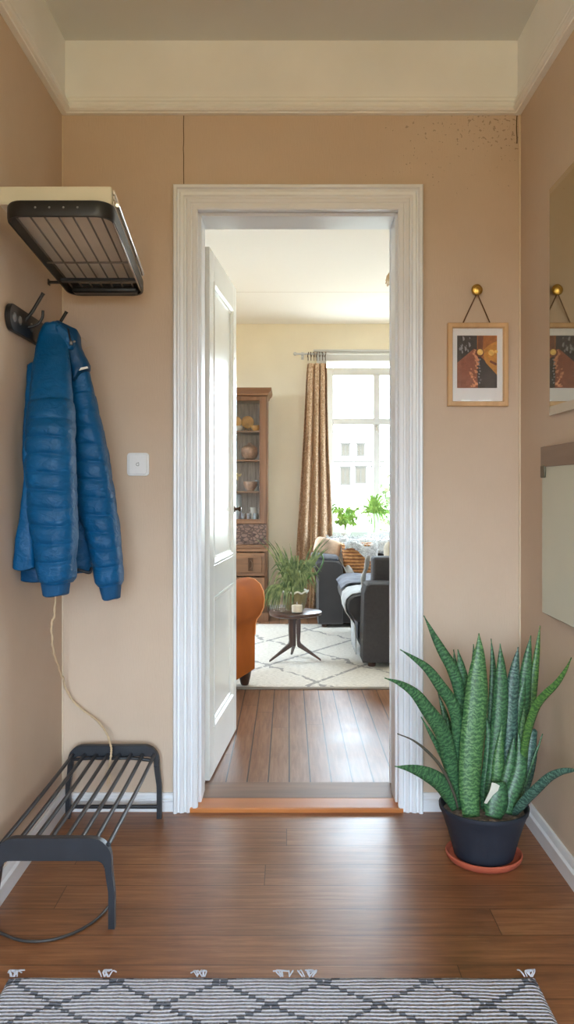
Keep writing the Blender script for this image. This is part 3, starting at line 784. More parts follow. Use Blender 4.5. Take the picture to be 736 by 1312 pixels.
# ------------------------------------------------------------------ framed picture on its string and knob
def picture():
    x0, z1 = at(573, 415, YB).x, at(573, 415, YB).z; x1, z0 = at(650, 521, YB).x, at(650, 521, YB).z
    t = thing('picture_frame', ((x0+x1)/2, YB, z0), 'small pale oak picture frame hanging right of the doorway', 'picture')
    prof = [(0, 0), (0, .020), (.003, .022), (.015, .022), (.018, .016), (.018, 0)]; rows = []
    for (cx, cz, sx, sz) in ((x0, z0, 1, 1), (x1, z0, -1, 1), (x1, z1, -1, -1), (x0, z1, 1, -1)):
        rows.append([Vector((cx+sx*w, YB-.002-d, cz+sz*w)) for w, d in prof])
    rows.append(rows[0])
    MB().loft(rows, cap=False).build('frame', M['frameoak'], t, smooth=20)
    MB().box(x0+.01, x1-.01, YB-.008, YB-.002, z0+.01, z1-.01).build('mount', M['mat'], t)
    ax0, az1 = at(585.5, 430.5, YB).x, at(585.5, 430.5, YB).z; ax1, az0 = at(636.5, 497.5, YB).x, at(636.5, 497.5, YB).z
    W, H = ax1-ax0, az1-az0; y = YB-.0085
    cols = [(52,48,52), (150,88,68), (62,58,62), (176,106,52), (206,142,62), (244,196,110), (226,156,120), (150,150,158), (120,70,46)]
    mats = [simple('print_ink', c, .5, var=.22, scale=60) for c in cols]
    b = MB(); lay = [0]
    def poly(pts, mi):
        lay[0] += 1; yy = y-.00008*lay[0]
        b.add([(ax0+u*W, yy, az1-v*H) for u, v in pts], [tuple(range(len(pts)))], mi=mi)
    poly([(0, 0), (1, 0), (1, 1), (0, 1)], 0)
    poly([(.5, 0), (1, 0), (1, .72), (.62, .42), (.5, .35)], 3)
    poly([(.52, .0), (.66, 0), (.64, .34), (.52, .30)], 8)
    poly([(.62, .30), (.80, .18), (1, .10), (1, .75), (.72, .52)], 4)
    poly([(0, .52), (.42, .25), (.48, .30), (.52, 1), (0, 1)], 1)
    poly([(.50, .42), (.62, .44), (1, .75), (1, 1), (.52, 1)], 2)
    rr = random.Random(3)
    for k in range(14):
        u, v = rr.uniform(.04, .34), rr.uniform(.0, .28); s = rr.uniform(.015, .05)
        poly([(u, v), (u+s, v+s*.5), (u+s*1.3, v+s*1.6), (u+s*.4, v+s*2.2)], 7)
    for k in range(22):
        v = .26+.72*k/22; u = .44+rr.uniform(-.12, .05)-(.04 if k > 10 else 0); s = rr.uniform(.03, .07)
        poly([(u, v), (u+s*1.2, v+s*.3), (u+s*1.3, v+s*.9), (u+s*.3, v+s)], 6)
    for k in range(9):
        v = .44+.5*k/9; u = .52+rr.uniform(0, .05)
        poly([(u, v), (u+.04, v+.01), (u+.035, v+.035), (u+.005, v+.03)], 7)
    def disc(u, v, r, mi, n=16): poly([(u+r*math.cos(2*PI*k/n), v+r*.78*math.sin(2*PI*k/n)) for k in range(n)], mi)
    disc(.56, .33, .11, 8); disc(.57, .32, .075, 5); disc(.86, .33, .13, 4); disc(.85, .33, .075, 5); disc(.97, .31, .04, 5)
    for k in range(5): disc(.84+.03*k, .50+.012*k, .03, 8)
    b.build('art_print', mats, t, recalc=False)
    MB().box(x0+.016, x1-.016, YB-.0125, YB-.0115, z0+.016, z1-.016).build('glazing', M['glass'], t)
    kx, kz = at(610, 373, YB).x, at(610, 373, YB).z
    st = MB()
    a, c = at(592, 415, YB), at(628, 415, YB)
    st.tube([(a.x, YB-.012, z1-.004), (kx-.003, YB-.020, kz-.018)], .0022, 8); st.tube([(kx+.003, YB-.020, kz-.018), (c.x, YB-.012, z1-.004)], .0022, 8)
    st.tube(cat_spline([(kx-.003, YB-.020, kz-.018), (kx, YB-.022, kz-.012), (kx+.003, YB-.020, kz-.018)], 4), .0022, 8)
    st.build('hanging_string', M['string'], t, smooth=60)
    k = MB().lathe([(.003, 0), (.008, 0), (.008, .012), (.019, .016), (.0205, .021), (.016, .026), (.013, .0265), (.011, .025), (.003, .027)], (0,0,0), 28)
    k.xf(Matrix.Translation((kx, YB, kz)) @ Matrix.Rotation(PI/2, 4, 'X'))
    o = k.build('wall_hook', M['brass'], loc=(kx, YB, kz), smooth=40)
    tag(o, 'round brass wall hook above the small framed picture', 'hook')
picture()

# ------------------------------------------------------------------ mirror and glass board on the right wall
def mirror():
    y1, y0 = 2.635, 2.0; z0, z1 = 1.412, 2.139; x = XR
    t = thing('wall_mirror', (x, (y0+y1)/2, z0), 'frameless mirror on the right wall, above the pale green board', 'mirror')
    MB().box(x-.010, x-.001, y0, y1, z0, z1).build('mirror_backing', M['mirroredge'], t)
    bw = .026
    MB().box(x-.017, x-.010, y0+bw, y1-bw, z0+bw, z1-bw).build('mirror_glass', M['mirror'], t)
    b = MB()
    o = [(y0, z0), (y1, z0), (y1, z1), (y0, z1)]; i = [(y0+bw, z0+bw), (y1-bw, z0+bw), (y1-bw, z1-bw), (y0+bw, z1-bw)]
    for k in range(4):
        k2 = (k+1) % 4
        b.add([(x-.0102, *o[k]), (x-.0102, *o[k2]), (x-.017, *i[k2]), (x-.017, *i[k])], [(0, 1, 2, 3)])
    b.build('bevelled_edge', M['mirroredge'], t)
mirror()
def board():
    y1, y0 = 2.662, 2.0; z0, z1 = .775, 1.312; x = XR
    t = thing('glass_board', (x, (y0+y1)/2, z0), 'pale green glass board with grey brown top rail on the right wall, below the mirror', 'glass board')
    MB().box(x-.030, x-.002, y0, y1, z1-.065, z1).build('top_rail', M['boardrail'], t, bevel=.002)
    MB().box(x-.024, x-.004, y0, y1-.004, z0, z1-.065).build('backing', M['edgegrey'], t, bevel=.001)
    MB().box(x-.0265, x-.024, y0, y1-.006, z0+.003, z1-.065).build('glass_panel', M['boardglass'], t)
    c = MB(); c.rbox(x-.034, x-.0262, y1-.045, y1-.008, z1-.100, z1-.060, .004); c.build('corner_clip', M['edgegrey'], t, smooth=40)
board()

# ------------------------------------------------------------------ snake plant
def plant():
    pc = Vector((.622, 2.61, 0))
    t = thing('snake_plant', tuple(pc), 'tall snake plant in a dark navy pot on the floor by the right wall', 'potted plant')
    wob = lambda a, z: .0008*math.sin(z*260)
    MB().lathe([(.004, .012), (.088, .012), (.094, .016), (.100, .04), (.112, .085), (.124, .125), (.133, .150), (.139, .158), (.1415, .165), (.1405, .172), (.1355, .173), (.131, .168), (.128, .155), (.125, .146), (.004, .146)], pc, 56, wob=wob).build('pot', M['pot'], t, smooth=50)
    MB().lathe([(.004, .002), (.104, .0), (.110, .002), (.119, .014), (.1205, .022), (.117, .025), (.1135, .021), (.108, .011), (.004, .009)], pc, 56).build('saucer', M['terra'], t, smooth=50)
    sb = MB(); rows = []
    for r in (.127, .11, .09, .07, .05, .03, .008):
        rows.append([Vector((pc.x+r*math.cos(2*PI*k/40), pc.y+r*math.sin(2*PI*k/40), .150+.006*mnoise.noise(Vector((r*60*math.cos(2*PI*k/40), r*60*math.sin(2*PI*k/40), 1))))) for k in range(40)])
    sb.loft(rows); sb.build('soil', M['soil'], t, smooth=60)
    def L(pts, w, Yb, Yt, mat='leaf', tip=.55, cup=.28, tw=0, blunt=False, base=.62):
        n = len(pts); P = []
        pts = pts[::-1]                                   # base first
        for i, (x, y) in enumerate(pts):
            k = i/(n-1); P.append(at(480+x/2.875, 780+y/2.875, Yb+(Yt-Yb)*k))
        hw = w/2.875*2.6/F/2
        P[0].z = max(P[0].z, .135)
        def wf(s):
            if s < tip: f = base+(1-base)*math.sin(PI/2*min(1, s/(tip*.8)))
            else: f = math.cos(PI/2*((s-tip)/(1-tip)))**1.05
            if blunt: f = max(f, .72) if s < .985 else .3
            return max(hw*f, .0012)
        mb = MB(); leafstrip(mb, P, wf, cup=cup, n=7, side=None)
        if tw:
            pass
        o = mb.build('leaf', M[mat], t, smooth=180, recalc=False)
        so = o.modifiers.new('thickness', 'SOLIDIFY'); so.thickness = .0035; so.offset = 0
        return o
    # behind
    L([(235,310), (262,400), (284,500), (305,620), (325,735)], 36, 2.66, 2.72)
    L([(292,150), (302,230), (318,330), (335,480), (350,720)], 26, 2.66, 2.70)
    L([(365,130), (368,200), (364,320), (366,480), (372,720)], 26, 2.66, 2.69)
    L([(430,110), (437,200), (438,290), (430,420), (420,580), (408,730)], 30, 2.67, 2.72, base=.7)
    L([(610,62), (600,160), (585,290), (566,450), (540,600), (510,720)], 36, 2.66, 2.70, 'leafy', .5)
    L([(585,442), (582,500), (574,570), (556,650), (530,740)], 46, 2.65, 2.68, 'leafb', blunt=True)
    L([(620,460), (605,505), (585,560), (560,640), (530,730)], 9, 2.64, 2.66)
    # left sweep
    L([(182,25), (215,90), (250,155), (290,225), (318,320), (330,460), (338,600), (345,740)], 44, 2.65, 2.60, tip=.5)
    L([(95,150), (150,185), (200,225), (248,290), (288,350), (306,420), (310,520), (312,640), (322,735)], 44, 2.62, 2.50, tip=.5)
    L([(38,255), (95,275), (150,312), (195,370), (235,425), (262,480), (280,560), (295,650), (312,735)], 56, 2.60, 2.44, tip=.42)
    L([(172,398), (205,455), (238,515), (262,570), (285,650), (305,730)], 20, 2.62, 2.58)
    L([(75,580), (140,590), (200,612), (248,645), (278,690), (296,742)], 58, 2.57, 2.46, tip=.4, base=.35)
    L([(85,460), (140,483), (190,520), (235,568), (268,622), (296,690), (308,735)], 9, 2.56, 2.47, 'leafdry')
    # middle
    L([(307,150), (320,215), (330,300), (332,420), (338,560), (348,740)], 52, 2.63, 2.64, tip=.5)
    L([(412,400), (424,470), (428,560), (422,640), (412,740)], 58, 2.61, 2.63, tip=.3)
    L([(463,128), (468,220), (468,330), (460,440), (448,560), (432,670), (424,750)], 56, 2.60, 2.63, 'leaf', .62, base=.75)
    L([(530,140), (520,210), (510,300), (505,400), (502,500), (490,620), (470,745)], 50, 2.61, 2.64, 'leafb', .62, base=.75)
    L([(576,98), (566,180), (556,280), (550,400), (545,520), (525,640), (495,740)], 50, 2.63, 2.66, 'leaf', .62, base=.75)
    L([(385,90), (387,160), (382,240), (378,330), (368,430), (358,540), (352,660), (358,768)], 86, 2.55, 2.58, 'leafl', .5, .22, base=.72)
    L([(552,360), (550,430), (546,520), (538,600), (516,680), (494,748)], 46, 2.60, 2.62, 'leafl', .5)
    L([(530,455), (540,530), (536,610), (512,680), (488,755)], 58, 2.56, 2.60, 'leaf', .4)
    L([(556,250), (540,340), (522,460), (512,580), (490,680), (474,748)], 48, 2.61, 2.65, 'leaf', .62, base=.75)
    L([(515,470), (508,540), (492,630), (470,700), (452,752)], 50, 2.57, 2.60, 'leaf', .4)
    L([(470,430), (462,520), (455,620), (448,752)], 44, 2.59, 2.61, 'leafl', .4)
    L([(268,400), (280,480), (300,580), (322,740)], 46, 2.62, 2.64, 'leaf', .4)
    # right sweep
    L([(726,180), (705,225), (672,275), (632,315), (600,355), (578,410), (560,480), (545,580), (530,720)], 30, 2.63, 2.39, 'leafy', .5)
    L([(752,590), (732,594), (690,600), (645,622), (602,662), (562,702), (530,742), (515,765)], 36, 2.58, 2.34, 'leafb', .35)
    o = L([(455,640), (462,680), (452,720), (440,770)], 84, 2.53, 2.545, 'leaf', .35, .3, blunt=True, base=.55)
    MB().prism([at(480+x/2.875, 780+y/2.875, 2.522) for x, y in ((405,716), (425,672), (434,640), (448,644), (462,652), (456,670), (436,688), (415,718))], (0, .003, 0)).build('torn_leaf_tip', M['torn'], t)
    for k in range(9):
        a = random.uniform(0, 2*PI); r = random.uniform(.09, .118)
        MB().ell((pc.x+r*math.cos(a), pc.y+r*math.sin(a), .156), .012, .010, .007, 10, 6).build('pebble', M['soil'], t, smooth=180)
plant()

# ------------------------------------------------------------------ woven rug at the near end
def rug():
    t = thing('woven_rug', (-.04, 1.6, 0), 'grey striped woven rug with dark diamond lines on the hall floor at the near end', 'rug')
    b = MB(); nx, ny = 120, 70; x0, x1, y0, y1 = -.672, .592, 1.02, 1.968; vs = []; fs = []
    for j in range(ny+1):
        for i in range(nx+1):
            u, v = i/nx, j/ny; x = x0+(x1-x0)*u; y = y0+(y1-y0)*v
            y += .004*mnoise.noise(Vector((x*9, 0, 3)))*v; x += .003*mnoise.noise(Vector((y*20, 1, 7)))
            edge = min(u*(x1-x0), (1-u)*(x1-x0), v*(y1-y0), (1-v)*(y1-y0))
            vs.append((x, y, .002+.009*min(1, edge/.012)+.0014*mnoise.noise(Vector((x*12, y*12, 0)))))
    for j in range(ny):
        for i in range(nx):
            k = j*(nx+1)+i; fs.append((k, k+1, k+nx+2, k+nx+1))
    b.add(vs, fs); b.xf(Matrix.Identity(4))
    # the object keeps world-aligned coordinates for its pattern
    b.build('weave', M['hallrug'], t, smooth=60)
    for x in (-.662, -.44, -.21, -.01, .045, .575):
        f = MB()
        for k in range(7):
            p = Vector((x+random.uniform(-.012, .012), y1-.004, .008))
            f.tube(cat_spline([p, p+Vector((random.uniform(-.012, .012), .008, .010)), p+Vector((random.uniform(-.02, .02), .016, random.uniform(0, .008)))], 4), .0017, 5)
        f.build('loose_tuft', M['rugyarn'], t, smooth=60)
rug()
# ------------------------------------------------------------------ living room: setting
GX0, GX1, GZ0, GZ1 = .352, 1.80, .695, 2.36              # window opening in the far wall
SY0, SY1, SZ0, SZ1 = 6.0, 7.1, .75, 2.30               # unseen window opening added in the right wall as a light source
wallbox('floor_living', M['floor2'], (LX0-.1, LX1+.1, LY0+.012, LY1+.3, -.06, .012))
wallbox('ceiling_living', M['ceil2'], (LX0-.1, LX1+.1, 3.115, LY1+.3, LC, LC+.08))
wallbox('wall_living_near', M['cream'], (LX0-.1, DX0, 3.115, LY0, 0, LC), (DX1, LX1+.1, 3.115, LY0, 0, LC), (DX0, DX1, 3.115, LY0, DH, LC))
wallbox('wall_living_far', M['cream'], (LX0-.1, GX0, LY1, LY1+.28, 0, LC), (GX1, LX1+.1, LY1, LY1+.28, 0, LC), (GX0, GX1, LY1, LY1+.28, 0, GZ0), (GX0, GX1, LY1, LY1+.28, GZ1, LC))
TY0, TY1 = 5.6, 7.1
wallbox('wall_living_left', M['cream'], (LX0-.2, LX0, LY0, TY0, 0, LC), (LX0-.2, LX0, TY1, LY1, 0, LC), (LX0-.2, LX0, TY0, TY1, 0, SZ0), (LX0-.2, LX0, TY0, TY1, SZ1, LC))
window_frame('window_added_left', TY0, TY1, SZ0, SZ1, LX0-.1, [(TY0+TY1)/2-.3, (TY0+TY1)/2+.3], [1.8], fw=.06, axis='x')  # added out of view to brighten the ceiling without hitting the door face
wallbox('wall_living_right', M['cream'], (LX1, LX1+.2, LY0, SY0, 0, LC), (LX1, LX1+.2, SY1, LY1, 0, LC), (LX1, LX1+.2, SY0, SY1, 0, SZ0), (LX1, LX1+.2, SY0, SY1, SZ1, LC))
window_frame('window_2', GX0, GX1, GZ0, GZ1-.045, LY1+.12, [.832, 1.315], [1.807], fw=.072)
window_frame('window_added_right', SY0, SY1, SZ0, SZ1, LX1+.1, [(SY0+SY1)/2-.45, (SY0+SY1)/2+.45], [1.8], fw=.06, axis='x')
struct(MB().box(GX0-.09, GX1+.09, LY1-.022, LY1-.0005, GZ1, GZ1+.085).box(GX0-.12, GX1+.12, LY1-.04, LY1-.0005, GZ1+.085, GZ1+.105).box(GX0-.09, GX0, LY1-.022, LY1-.0005, GZ0, GZ1).box(GX1, GX1+.09, LY1-.022, LY1-.0005, GZ0, GZ1).build('trim_9', M['winw'], loc=O0, bevel=.003))
struct(MB().box(GX0-.1, GX1+.1, LY1-.09, LY1+.09, GZ0-.035, GZ0).build('trim_10', M['winw'], loc=O0, bevel=.004))
hd = MB().lathe([(.003, 0), (.012, 0), (.012, .006), (.006, .010), (.006, .02), (.003, .022)], (0,0,0), 12).box(-.008, .008, -.006, .006, .015, .024)
hd.box(-.006, .006, -.05, .006, .018, .026)
w2 = bpy.data.objects['window_2']
hd.xf(Matrix.Translation((.832, LY1+.085, 1.765)) @ Matrix.Rotation(PI/2, 4, 'X')).build('window_catch', M['chrome'], w2, smooth=40)
skirting('baseboard_living_far', LX0, LY1, LX1, LY1, 0, -1, .09)

# ------------------------------------------------------------------ living room rug
def bigrug():
    t = thing('living_room_rug', (.25, 5.9, .012), 'large cream rug with thin dark diamond lines on the living room floor', 'rug')
    b = MB(); nx, ny = 60, 60; x0, x1, y0, y1 = -1.0, 1.75, 4.775, 7.0; vs = []; fs = []
    for j in range(ny+1):
        for i in range(nx+1):
            x = x0+(x1-x0)*i/nx; y = y0+(y1-y0)*j/ny
            e = min(x-x0, x1-x, y-y0, y1-y)
            vs.append((x, y, .013+.010*min(1, e/.03)))
    for j in range(ny):
        for i in range(nx):
            k = j*(nx+1)+i; fs.append((k, k+1, k+nx+2, k+nx+1))
    b.add(vs, fs); b.build('pile', M['bigrug'], t, smooth=60)
    MB().box(x0-.004, x1+.004, y0-.035, y0, .0125, .022).build('bound_edge', M['rugedge'], t, bevel=.003)
bigrug()

# ------------------------------------------------------------------ orange armchair
def armchair():
    t = thing('armchair', (0, 0, 0), 'rust orange velvet armchair with rolled arms and dark feet, behind the open door', 'armchair')
    W, D = .86, .80        # local: +x front, -y its right side (seen from the hall)
    prof = [(0, .10), (.001, .30), (.003, .36), (.012, .395), (.036, .425), (.054, .465), (.060, .515), (.053, .565), (.034, .605), (0, .632), (-.045, .642), (-.09, .63), (-.125, .60), (-.140, .555), (-.142, .40), (-.142, .10)]
    for s in (-1, 1):
        rows = []
        for x, k in ((-D, .985), (-D+.02, 1), (-D/2, 1.0), (-.02, 1), (-.006, .99), (0, .965)):
            c = Vector((0, -.06, .37))
            rows.append([Vector((x, s*(W/2+(o*k)), .37+(z-.37)*k if z > .12 else z)) for o, z in prof])
        MB().loft(rows).build('arm', M['orange'], t, smooth=50)
        MB().tube([Vector((-.001, s*(W/2+o*.975), .37+(z-.37)*.975)) for o, z in prof[1:-1]], .0055, 8).build('arm_piping', M['piping'], t, smooth=60)
        for x in (-.05, -D+.06):
            f = MB().lathe([(.018, .0), (.024, .006), (.034, .05), (.040, .085), (.040, .105), (.004, .106)], (x, s*(W/2-.045), .012), 20)
            f.build('foot', M['darkleg'], t, smooth=40)
    MB().rbox(-D+.02, -.02, -W/2+.13, W/2-.13, .10, .34, .03).build('seat_base', M['orange'], t, smooth=60)
    MB().rbox(-D+.20, -.0, -W/2+.145, W/2-.145, .33, .47, .05).build('seat_cushion', M['orange'], t, smooth=60)
    rows = []
    for z, a, b2 in ((.10, 0, .2), (.5, -.02, .18), (.7, -.04, .15), (.80, -.075, .12), (.84, -.09, .05), (.845, -.10, .0)):
        rows.append([Vector((-D+a+.0, y, z)) for y in (-W/2+.05, W/2-.05)]+[Vector((-D+a+b2, y, z)) for y in (W/2-.05, -W/2+.05)])
    MB().loft(rows).build('backrest', M['orange'], t, smooth=50, bevel=.01)
    th = math.radians(73)
    d = Vector((math.cos(th), math.sin(th), 0)); n = Vector((math.sin(th), -math.cos(th), 0))
    corner = Vector((-.200, 4.845, 0))
    org = corner-n*(W/2)
    t.location = (org.x, org.y, .011); t.rotation_euler = (0, 0, th)
armchair()

# ------------------------------------------------------------------ side table with what stands on it
def side_table():
    c = Vector((.040, 5.50, .023))
    t = thing('side_table', tuple(c), 'small round dark walnut tripod side table on the cream rug', 'side table')
    n = 48
    def R(a): return .178*(1+.045*math.cos(3*(a-.15)))
    rows = []
    for k, z in ((.90, .318), (.985, .324), (1.0, .334), (.99, .343), (.97, .345)):
        rows.append([Vector((c.x+R(a)*k*math.cos(a), c.y+R(a)*k*math.sin(a), z+.007)) for a in [2*PI*i/n for i in range(n)]])
    MB().loft(rows).build('tabletop', M['table'], t, smooth=40)
    MB().lathe([(.004, .286), (.045, .286), (.05, .29), (.05, .303), (.004, .303)], (c.x, c.y, .022), 24).build('hub', M['tablel'], t, smooth=40)
    for k, a in enumerate((200, -8, 96)):
        a = math.radians(a); d = Vector((math.cos(a), math.sin(a), 0)); sd = Vector((-d.y, d.x, 0)); rows = []
        for r, z, w, h in ((.027, .308, .012, .014), (.027, .200, .012, .014), (.027, .122, .012, .014), (.032, .104, .012, .016), (.105, .056, .010, .011), (.178, .007, .008, .006)):
            p = c+d*r; p.z = .0225+z
            ux = Vector((0, 0, 1)) if z < .13 else d
            if .10 <= z < .14: ux = (d+Vector((0, 0, 1))).normalized()
            rows.append([p+sd*w*i+ux*h*j for i, j in ((-1, -1), (1, -1), (1, 1), (-1, 1))])
        MB().loft(rows).build('leg', M['tablel'], t, bevel=.003, smooth=30)
    top = .352
    # stone pot with grassy plant
    pc = Vector((.045, 5.575, top))
    p = thing('spider_plant', tuple(pc), 'bushy striped spider plant in a mossy stone pot on the side table', 'potted plant')
    MB().lathe([(.004, .0), (.058, .0), (.066, .02), (.078, .07), (.083, .115), (.084, .122), (.076, .122), (.072, .108), (.004, .106)], pc, 32).build('pot', M['potstone'], p, smooth=40)
    rim = MB(); rr = []
    pts = [Vector((pc.x+.086*math.cos(a)*(1+.03*math.cos(9*a)), pc.y+.086*math.sin(a)*(1+.03*math.cos(9*a)), pc.z+.123+.006*math.cos(9*a))) for a in [2*PI*k/72 for k in range(73)]]
    rim.tube(pts, .006, 8, cap=False).build('pot_rim', M['potrim'], p, smooth=60)
    f = MB(); rnd = random.Random(5)
    for k in range(120):
        a = rnd.uniform(0, 2*PI); L = rnd.uniform(.12, .33); u = rnd.uniform(.05, .9)
        d = Vector((math.cos(a), math.sin(a)*.8, 0)); h = L*(1-u*.55); o = L*u*.75
        b0 = pc+Vector((0, 0, .11))+d*rnd.uniform(.0, .05)
        dr = rnd.uniform(.0, .20)*u
        pts = [b0, b0+d*o*.3+Vector((0, 0, h*.6)), b0+d*o*.7+Vector((0, 0, h*.9)), b0+d*o*1.1+Vector((0, 0, h*.85-dr))]
        leafstrip(f, pts, lambda s: .0065*(1-s**2.5)+.0008, n=4, cup=.3)
    for k in range(26):
        a = rnd.uniform(PI*.55, PI*1.15) if k % 2 else rnd.uniform(-.5, .5); L = rnd.uniform(.28, .40); d = Vector((math.cos(a), math.sin(a)*.4, 0))
        b0 = pc+Vector((0, 0, .11))+d*.03; u = rnd.uniform(.2, .55)
        leafstrip(f, [b0, b0+d*L*u*.4+Vector((0, 0, L*.4)), b0+d*L*u*.8+Vector((0, 0, L*.75)), b0+d*L*u*1.3+Vector((0, 0, L*.98))], lambda s: .0055*(1-s**2.5)+.0008, n=4, cup=.3)
    for k in range(46):
        a = rnd.uniform(PI*.75, PI*1.55); d = Vector((math.cos(a), math.sin(a)*.6, 0)); L = rnd.uniform(.10, .2)
        b0 = pc+Vector((0, 0, .115))+d*.05
        pts = [b0, b0+d*L*.45+Vector((0, 0, .05)), b0+d*L*.8+Vector((0, 0, .01)), b0+d*L+Vector((0, 0, -.07-rnd.random()*.04))]
        leafstrip(f, pts, lambda s: .006*(1-s**2.5)+.0008, n=4, cup=.3)
    f.build('foliage', M['spider'], p, smooth=180, recalc=False)
    br = MB().tube(cat_spline([pc+Vector((.03, 0, .12)), pc+Vector((.09, -.01, .22)), pc+Vector((.15, -.01, .25)), pc+Vector((.19, -.01, .33)), pc+Vector((.18, -.01, .38))], 6), .006, 6)
    br.build('runner_stem', M['leafy'], p, smooth=60)
    gc = Vector((.056, 5.415, top))
    g = thing('candle_glass', tuple(gc), 'small clear glass with a cream candle in front of the stone plant pot', 'candle')
    MB().lathe([(.004, .0), (.036, .0), (.039, .004), (.041, .074), (.038, .074), (.036, .008), (.004, .007)], gc, 28).build('glass', M['glass'], g, smooth=40)
    MB().lathe([(.004, .009), (.034, .009), (.036, .05), (.034, .053), (.004, .051)], gc, 28).build('candle_wax', M['candle'], g, smooth=40)
    k = 0
    for x, y, h in ((-.075, 5.53, .085), (-.045, 5.455, .07)):
        gl = MB().lathe([(.004, 0), (.022, 0), (.024, .003), (.026, h), (.0235, h), (.021, .006), (.004, .005)], (x, y, top), 20)
        o = gl.build('drinking_glass', M['glass'], smooth=40)
        tag(o, ('taller empty glass at the left edge of the side table' if k == 0 else 'shorter empty glass at the front left of the side table'), 'glass', 'empty glasses on the side table'); k += 1
side_table()

# ------------------------------------------------------------------ display cabinet
def cabinet():
    x0, x1, yf, yb = -1.06, -.185, 7.15, 7.625
    t = thing('display_cabinet', ((x0+x1)/2, (yf+yb)/2, .012), 'tall brown wooden display cabinet with glass doors against the far wall', 'cabinet')
    b = MB(); zt = 2.0
    b.box(x0, x0+.03, yf+.02, yb, .03, zt); b.box(x1-.03, x1, yf+.02, yb, .03, zt)
    b.box(x0, x1, yf+.02, yb, .03, .06); b.box(x0+.03, x1-.03, yf+.02, yb, .86, .885); b.box(x0+.03, x1-.03, yf+.02, yb, 1.96, zt)
    b.box(x0-.01, x1+.01, yf-.01, yb, .012, .09)
    b.build('carcass', M['oak'], t, bevel=.003)
    MB().box(x0+.03, x1-.03, yb-.02, yb-.004, .06, 1.96).build('back_panel', M['cabback'], t)
    rows = []
    for d, z in ((0, 1.985), (.008, 1.99), (.010, 2.005), (.026, 2.02), (.034, 2.036), (.036, 2.052), (.0, 2.052)):
        rows.append([Vector((x0-d, yb, z)), Vector((x0-d, yf+.005-d, z)), Vector((x1+d, yf+.005-d, z)), Vector((x1+d, yb, z))])
    MB().loft(rows).build('cornice', M['oakx'], t, smooth=30)
    MB().box(x0+.01, x1-.01, yf, yf+.03, .686, .862).build('carved_frieze', M['carved'], t)
    MB().box(x0-.012, x1+.012, yf-.022, yf+.03, .655, .684).box(x0-.004, x1+.004, yf-.008, yf+.03, .622, .655).build('ledge', M['oakx'], t, bevel=.004)
    xm = (x0+x1)/2
    for k, (a, c) in enumerate(((x0+.012, xm-.003), (xm+.003, x1-.012))):
        d = MB(); z0, z1, w = .868, 1.978, .050
        d.box(a, a+w, yf, yf+.024, z0, z1); d.box(c-w, c, yf, yf+.024, z0, z1); d.box(a+w, c-w, yf, yf+.024, z0, z0+.03); d.box(a+w, c-w, yf, yf+.024, z1-.03, z1)
        # moulded bead round the pane
        for q in ((a+w, a+w+.008, z0+.03, z1-.03), (c-w-.008, c-w, z0+.03, z1-.03), (a+w, c-w, z0+.03, z0+.038), (a+w, c-w, z1-.038, z1-.03)):
            d.box(q[0], q[1], yf-.004, yf+.02, q[2], q[3])
        o = d.build('door', M['oak'], t, bevel=.003)
        MB().box(a+w-.004, c-w+.004, yf+.010, yf+.013, z0+.026, z1-.026).build('pane', M['glass'], o)
        kx = xm+(.028 if k else -.028)
        MB().lathe([(.002, 0), (.007, 0), (.005, .008), (.010, .016), (.006, .022), (.002, .022)], (0,0,0), 14).xf(Matrix.Translation((kx, yf, 1.38)) @ Matrix.Rotation(PI/2, 4, 'X')).build('door_knob', M['brass'], o, smooth=40)
    for k, (a, c) in enumerate(((x0+.02, xm-.006), (xm+.006, x1-.02))):
        d = MB().box(a, c, yf-.004, yf+.02, .41, .612)
        d.box(a+.03, c-.03, yf-.010, yf-.003, .44, .582)
        o = d.build('drawer', M['oakx'], t, bevel=.004)
        hx = (a+c)/2+(.08 if k else -.08)
        h = MB().box(hx-.022, hx+.022, yf-.0135, yf-.010, .455, .570)
        h.tube(cat_spline([(hx, yf-.012, .55), (hx-.014, yf-.026, .525), (hx-.010, yf-.028, .485), (hx+.010, yf-.028, .485), (hx+.014, yf-.026, .525), (hx, yf-.012, .55)], 5), .0028, 6)
        h.build('drawer_pull', M['rings'], o, smooth=40)
        d = MB().box(a, c, yf-.002, yf+.02, .10, .398)
        d.box(a+.045, c-.045, yf-.008, yf-.001, .145, .353)
        d.build('lower_door', M['oak'], t, bevel=.005)
    shelves = [1.68-.012, 1.425-.012, 1.148-.012]
    for z in shelves: MB().box(x0+.03, x1-.03, yf+.05, yb-.022, z, z+.014).build('shelf', M['oakx'], t, bevel=.002)
    zs = [z+.014 for z in shelves]+[.885]
    # things on the shelves
    def P(px): return (px-CX)*(yf+.20)/F
    for k, (px, z, r) in enumerate(((301, zs[0], .058), (317, zs[0], .058), (286, zs[0], .050))):
        x = P(px); c = Vector((x, yf+.26, z)); tilt = Matrix.Translation((x, yf+.27, z+r*1.0+.030)) @ Matrix.Rotation(math.radians(78), 4, 'X')
        b = MB().lathe([(.003, .0), (r*.55, .0), (r*.95, .012), (r, .016), (r*.98, .018), (r*.55, .005), (.003, .004)], (0,0,0), 28).xf(tilt)
        b.tube([(x-.03, yf+.245, z+.004), (x-.02, yf+.262, z+.035), (x, yf+.285, z+.05), (x+.02, yf+.262, z+.035), (x+.03, yf+.245, z+.004)], .004, 6)
        b.tube([(x, yf+.285, z+.05), (x, yf+.31, z+.004)], .004, 6)
        o = b.build('plate', M['amber'], smooth=50)
        tag(o, ['amber round plate on the top cabinet shelf, left of its twin', 'amber round plate on the top cabinet shelf, nearest the right cabinet edge', 'amber round plate on the top cabinet shelf, partly behind the white door'][k], 'plate', 'amber plates on the top cabinet shelf')
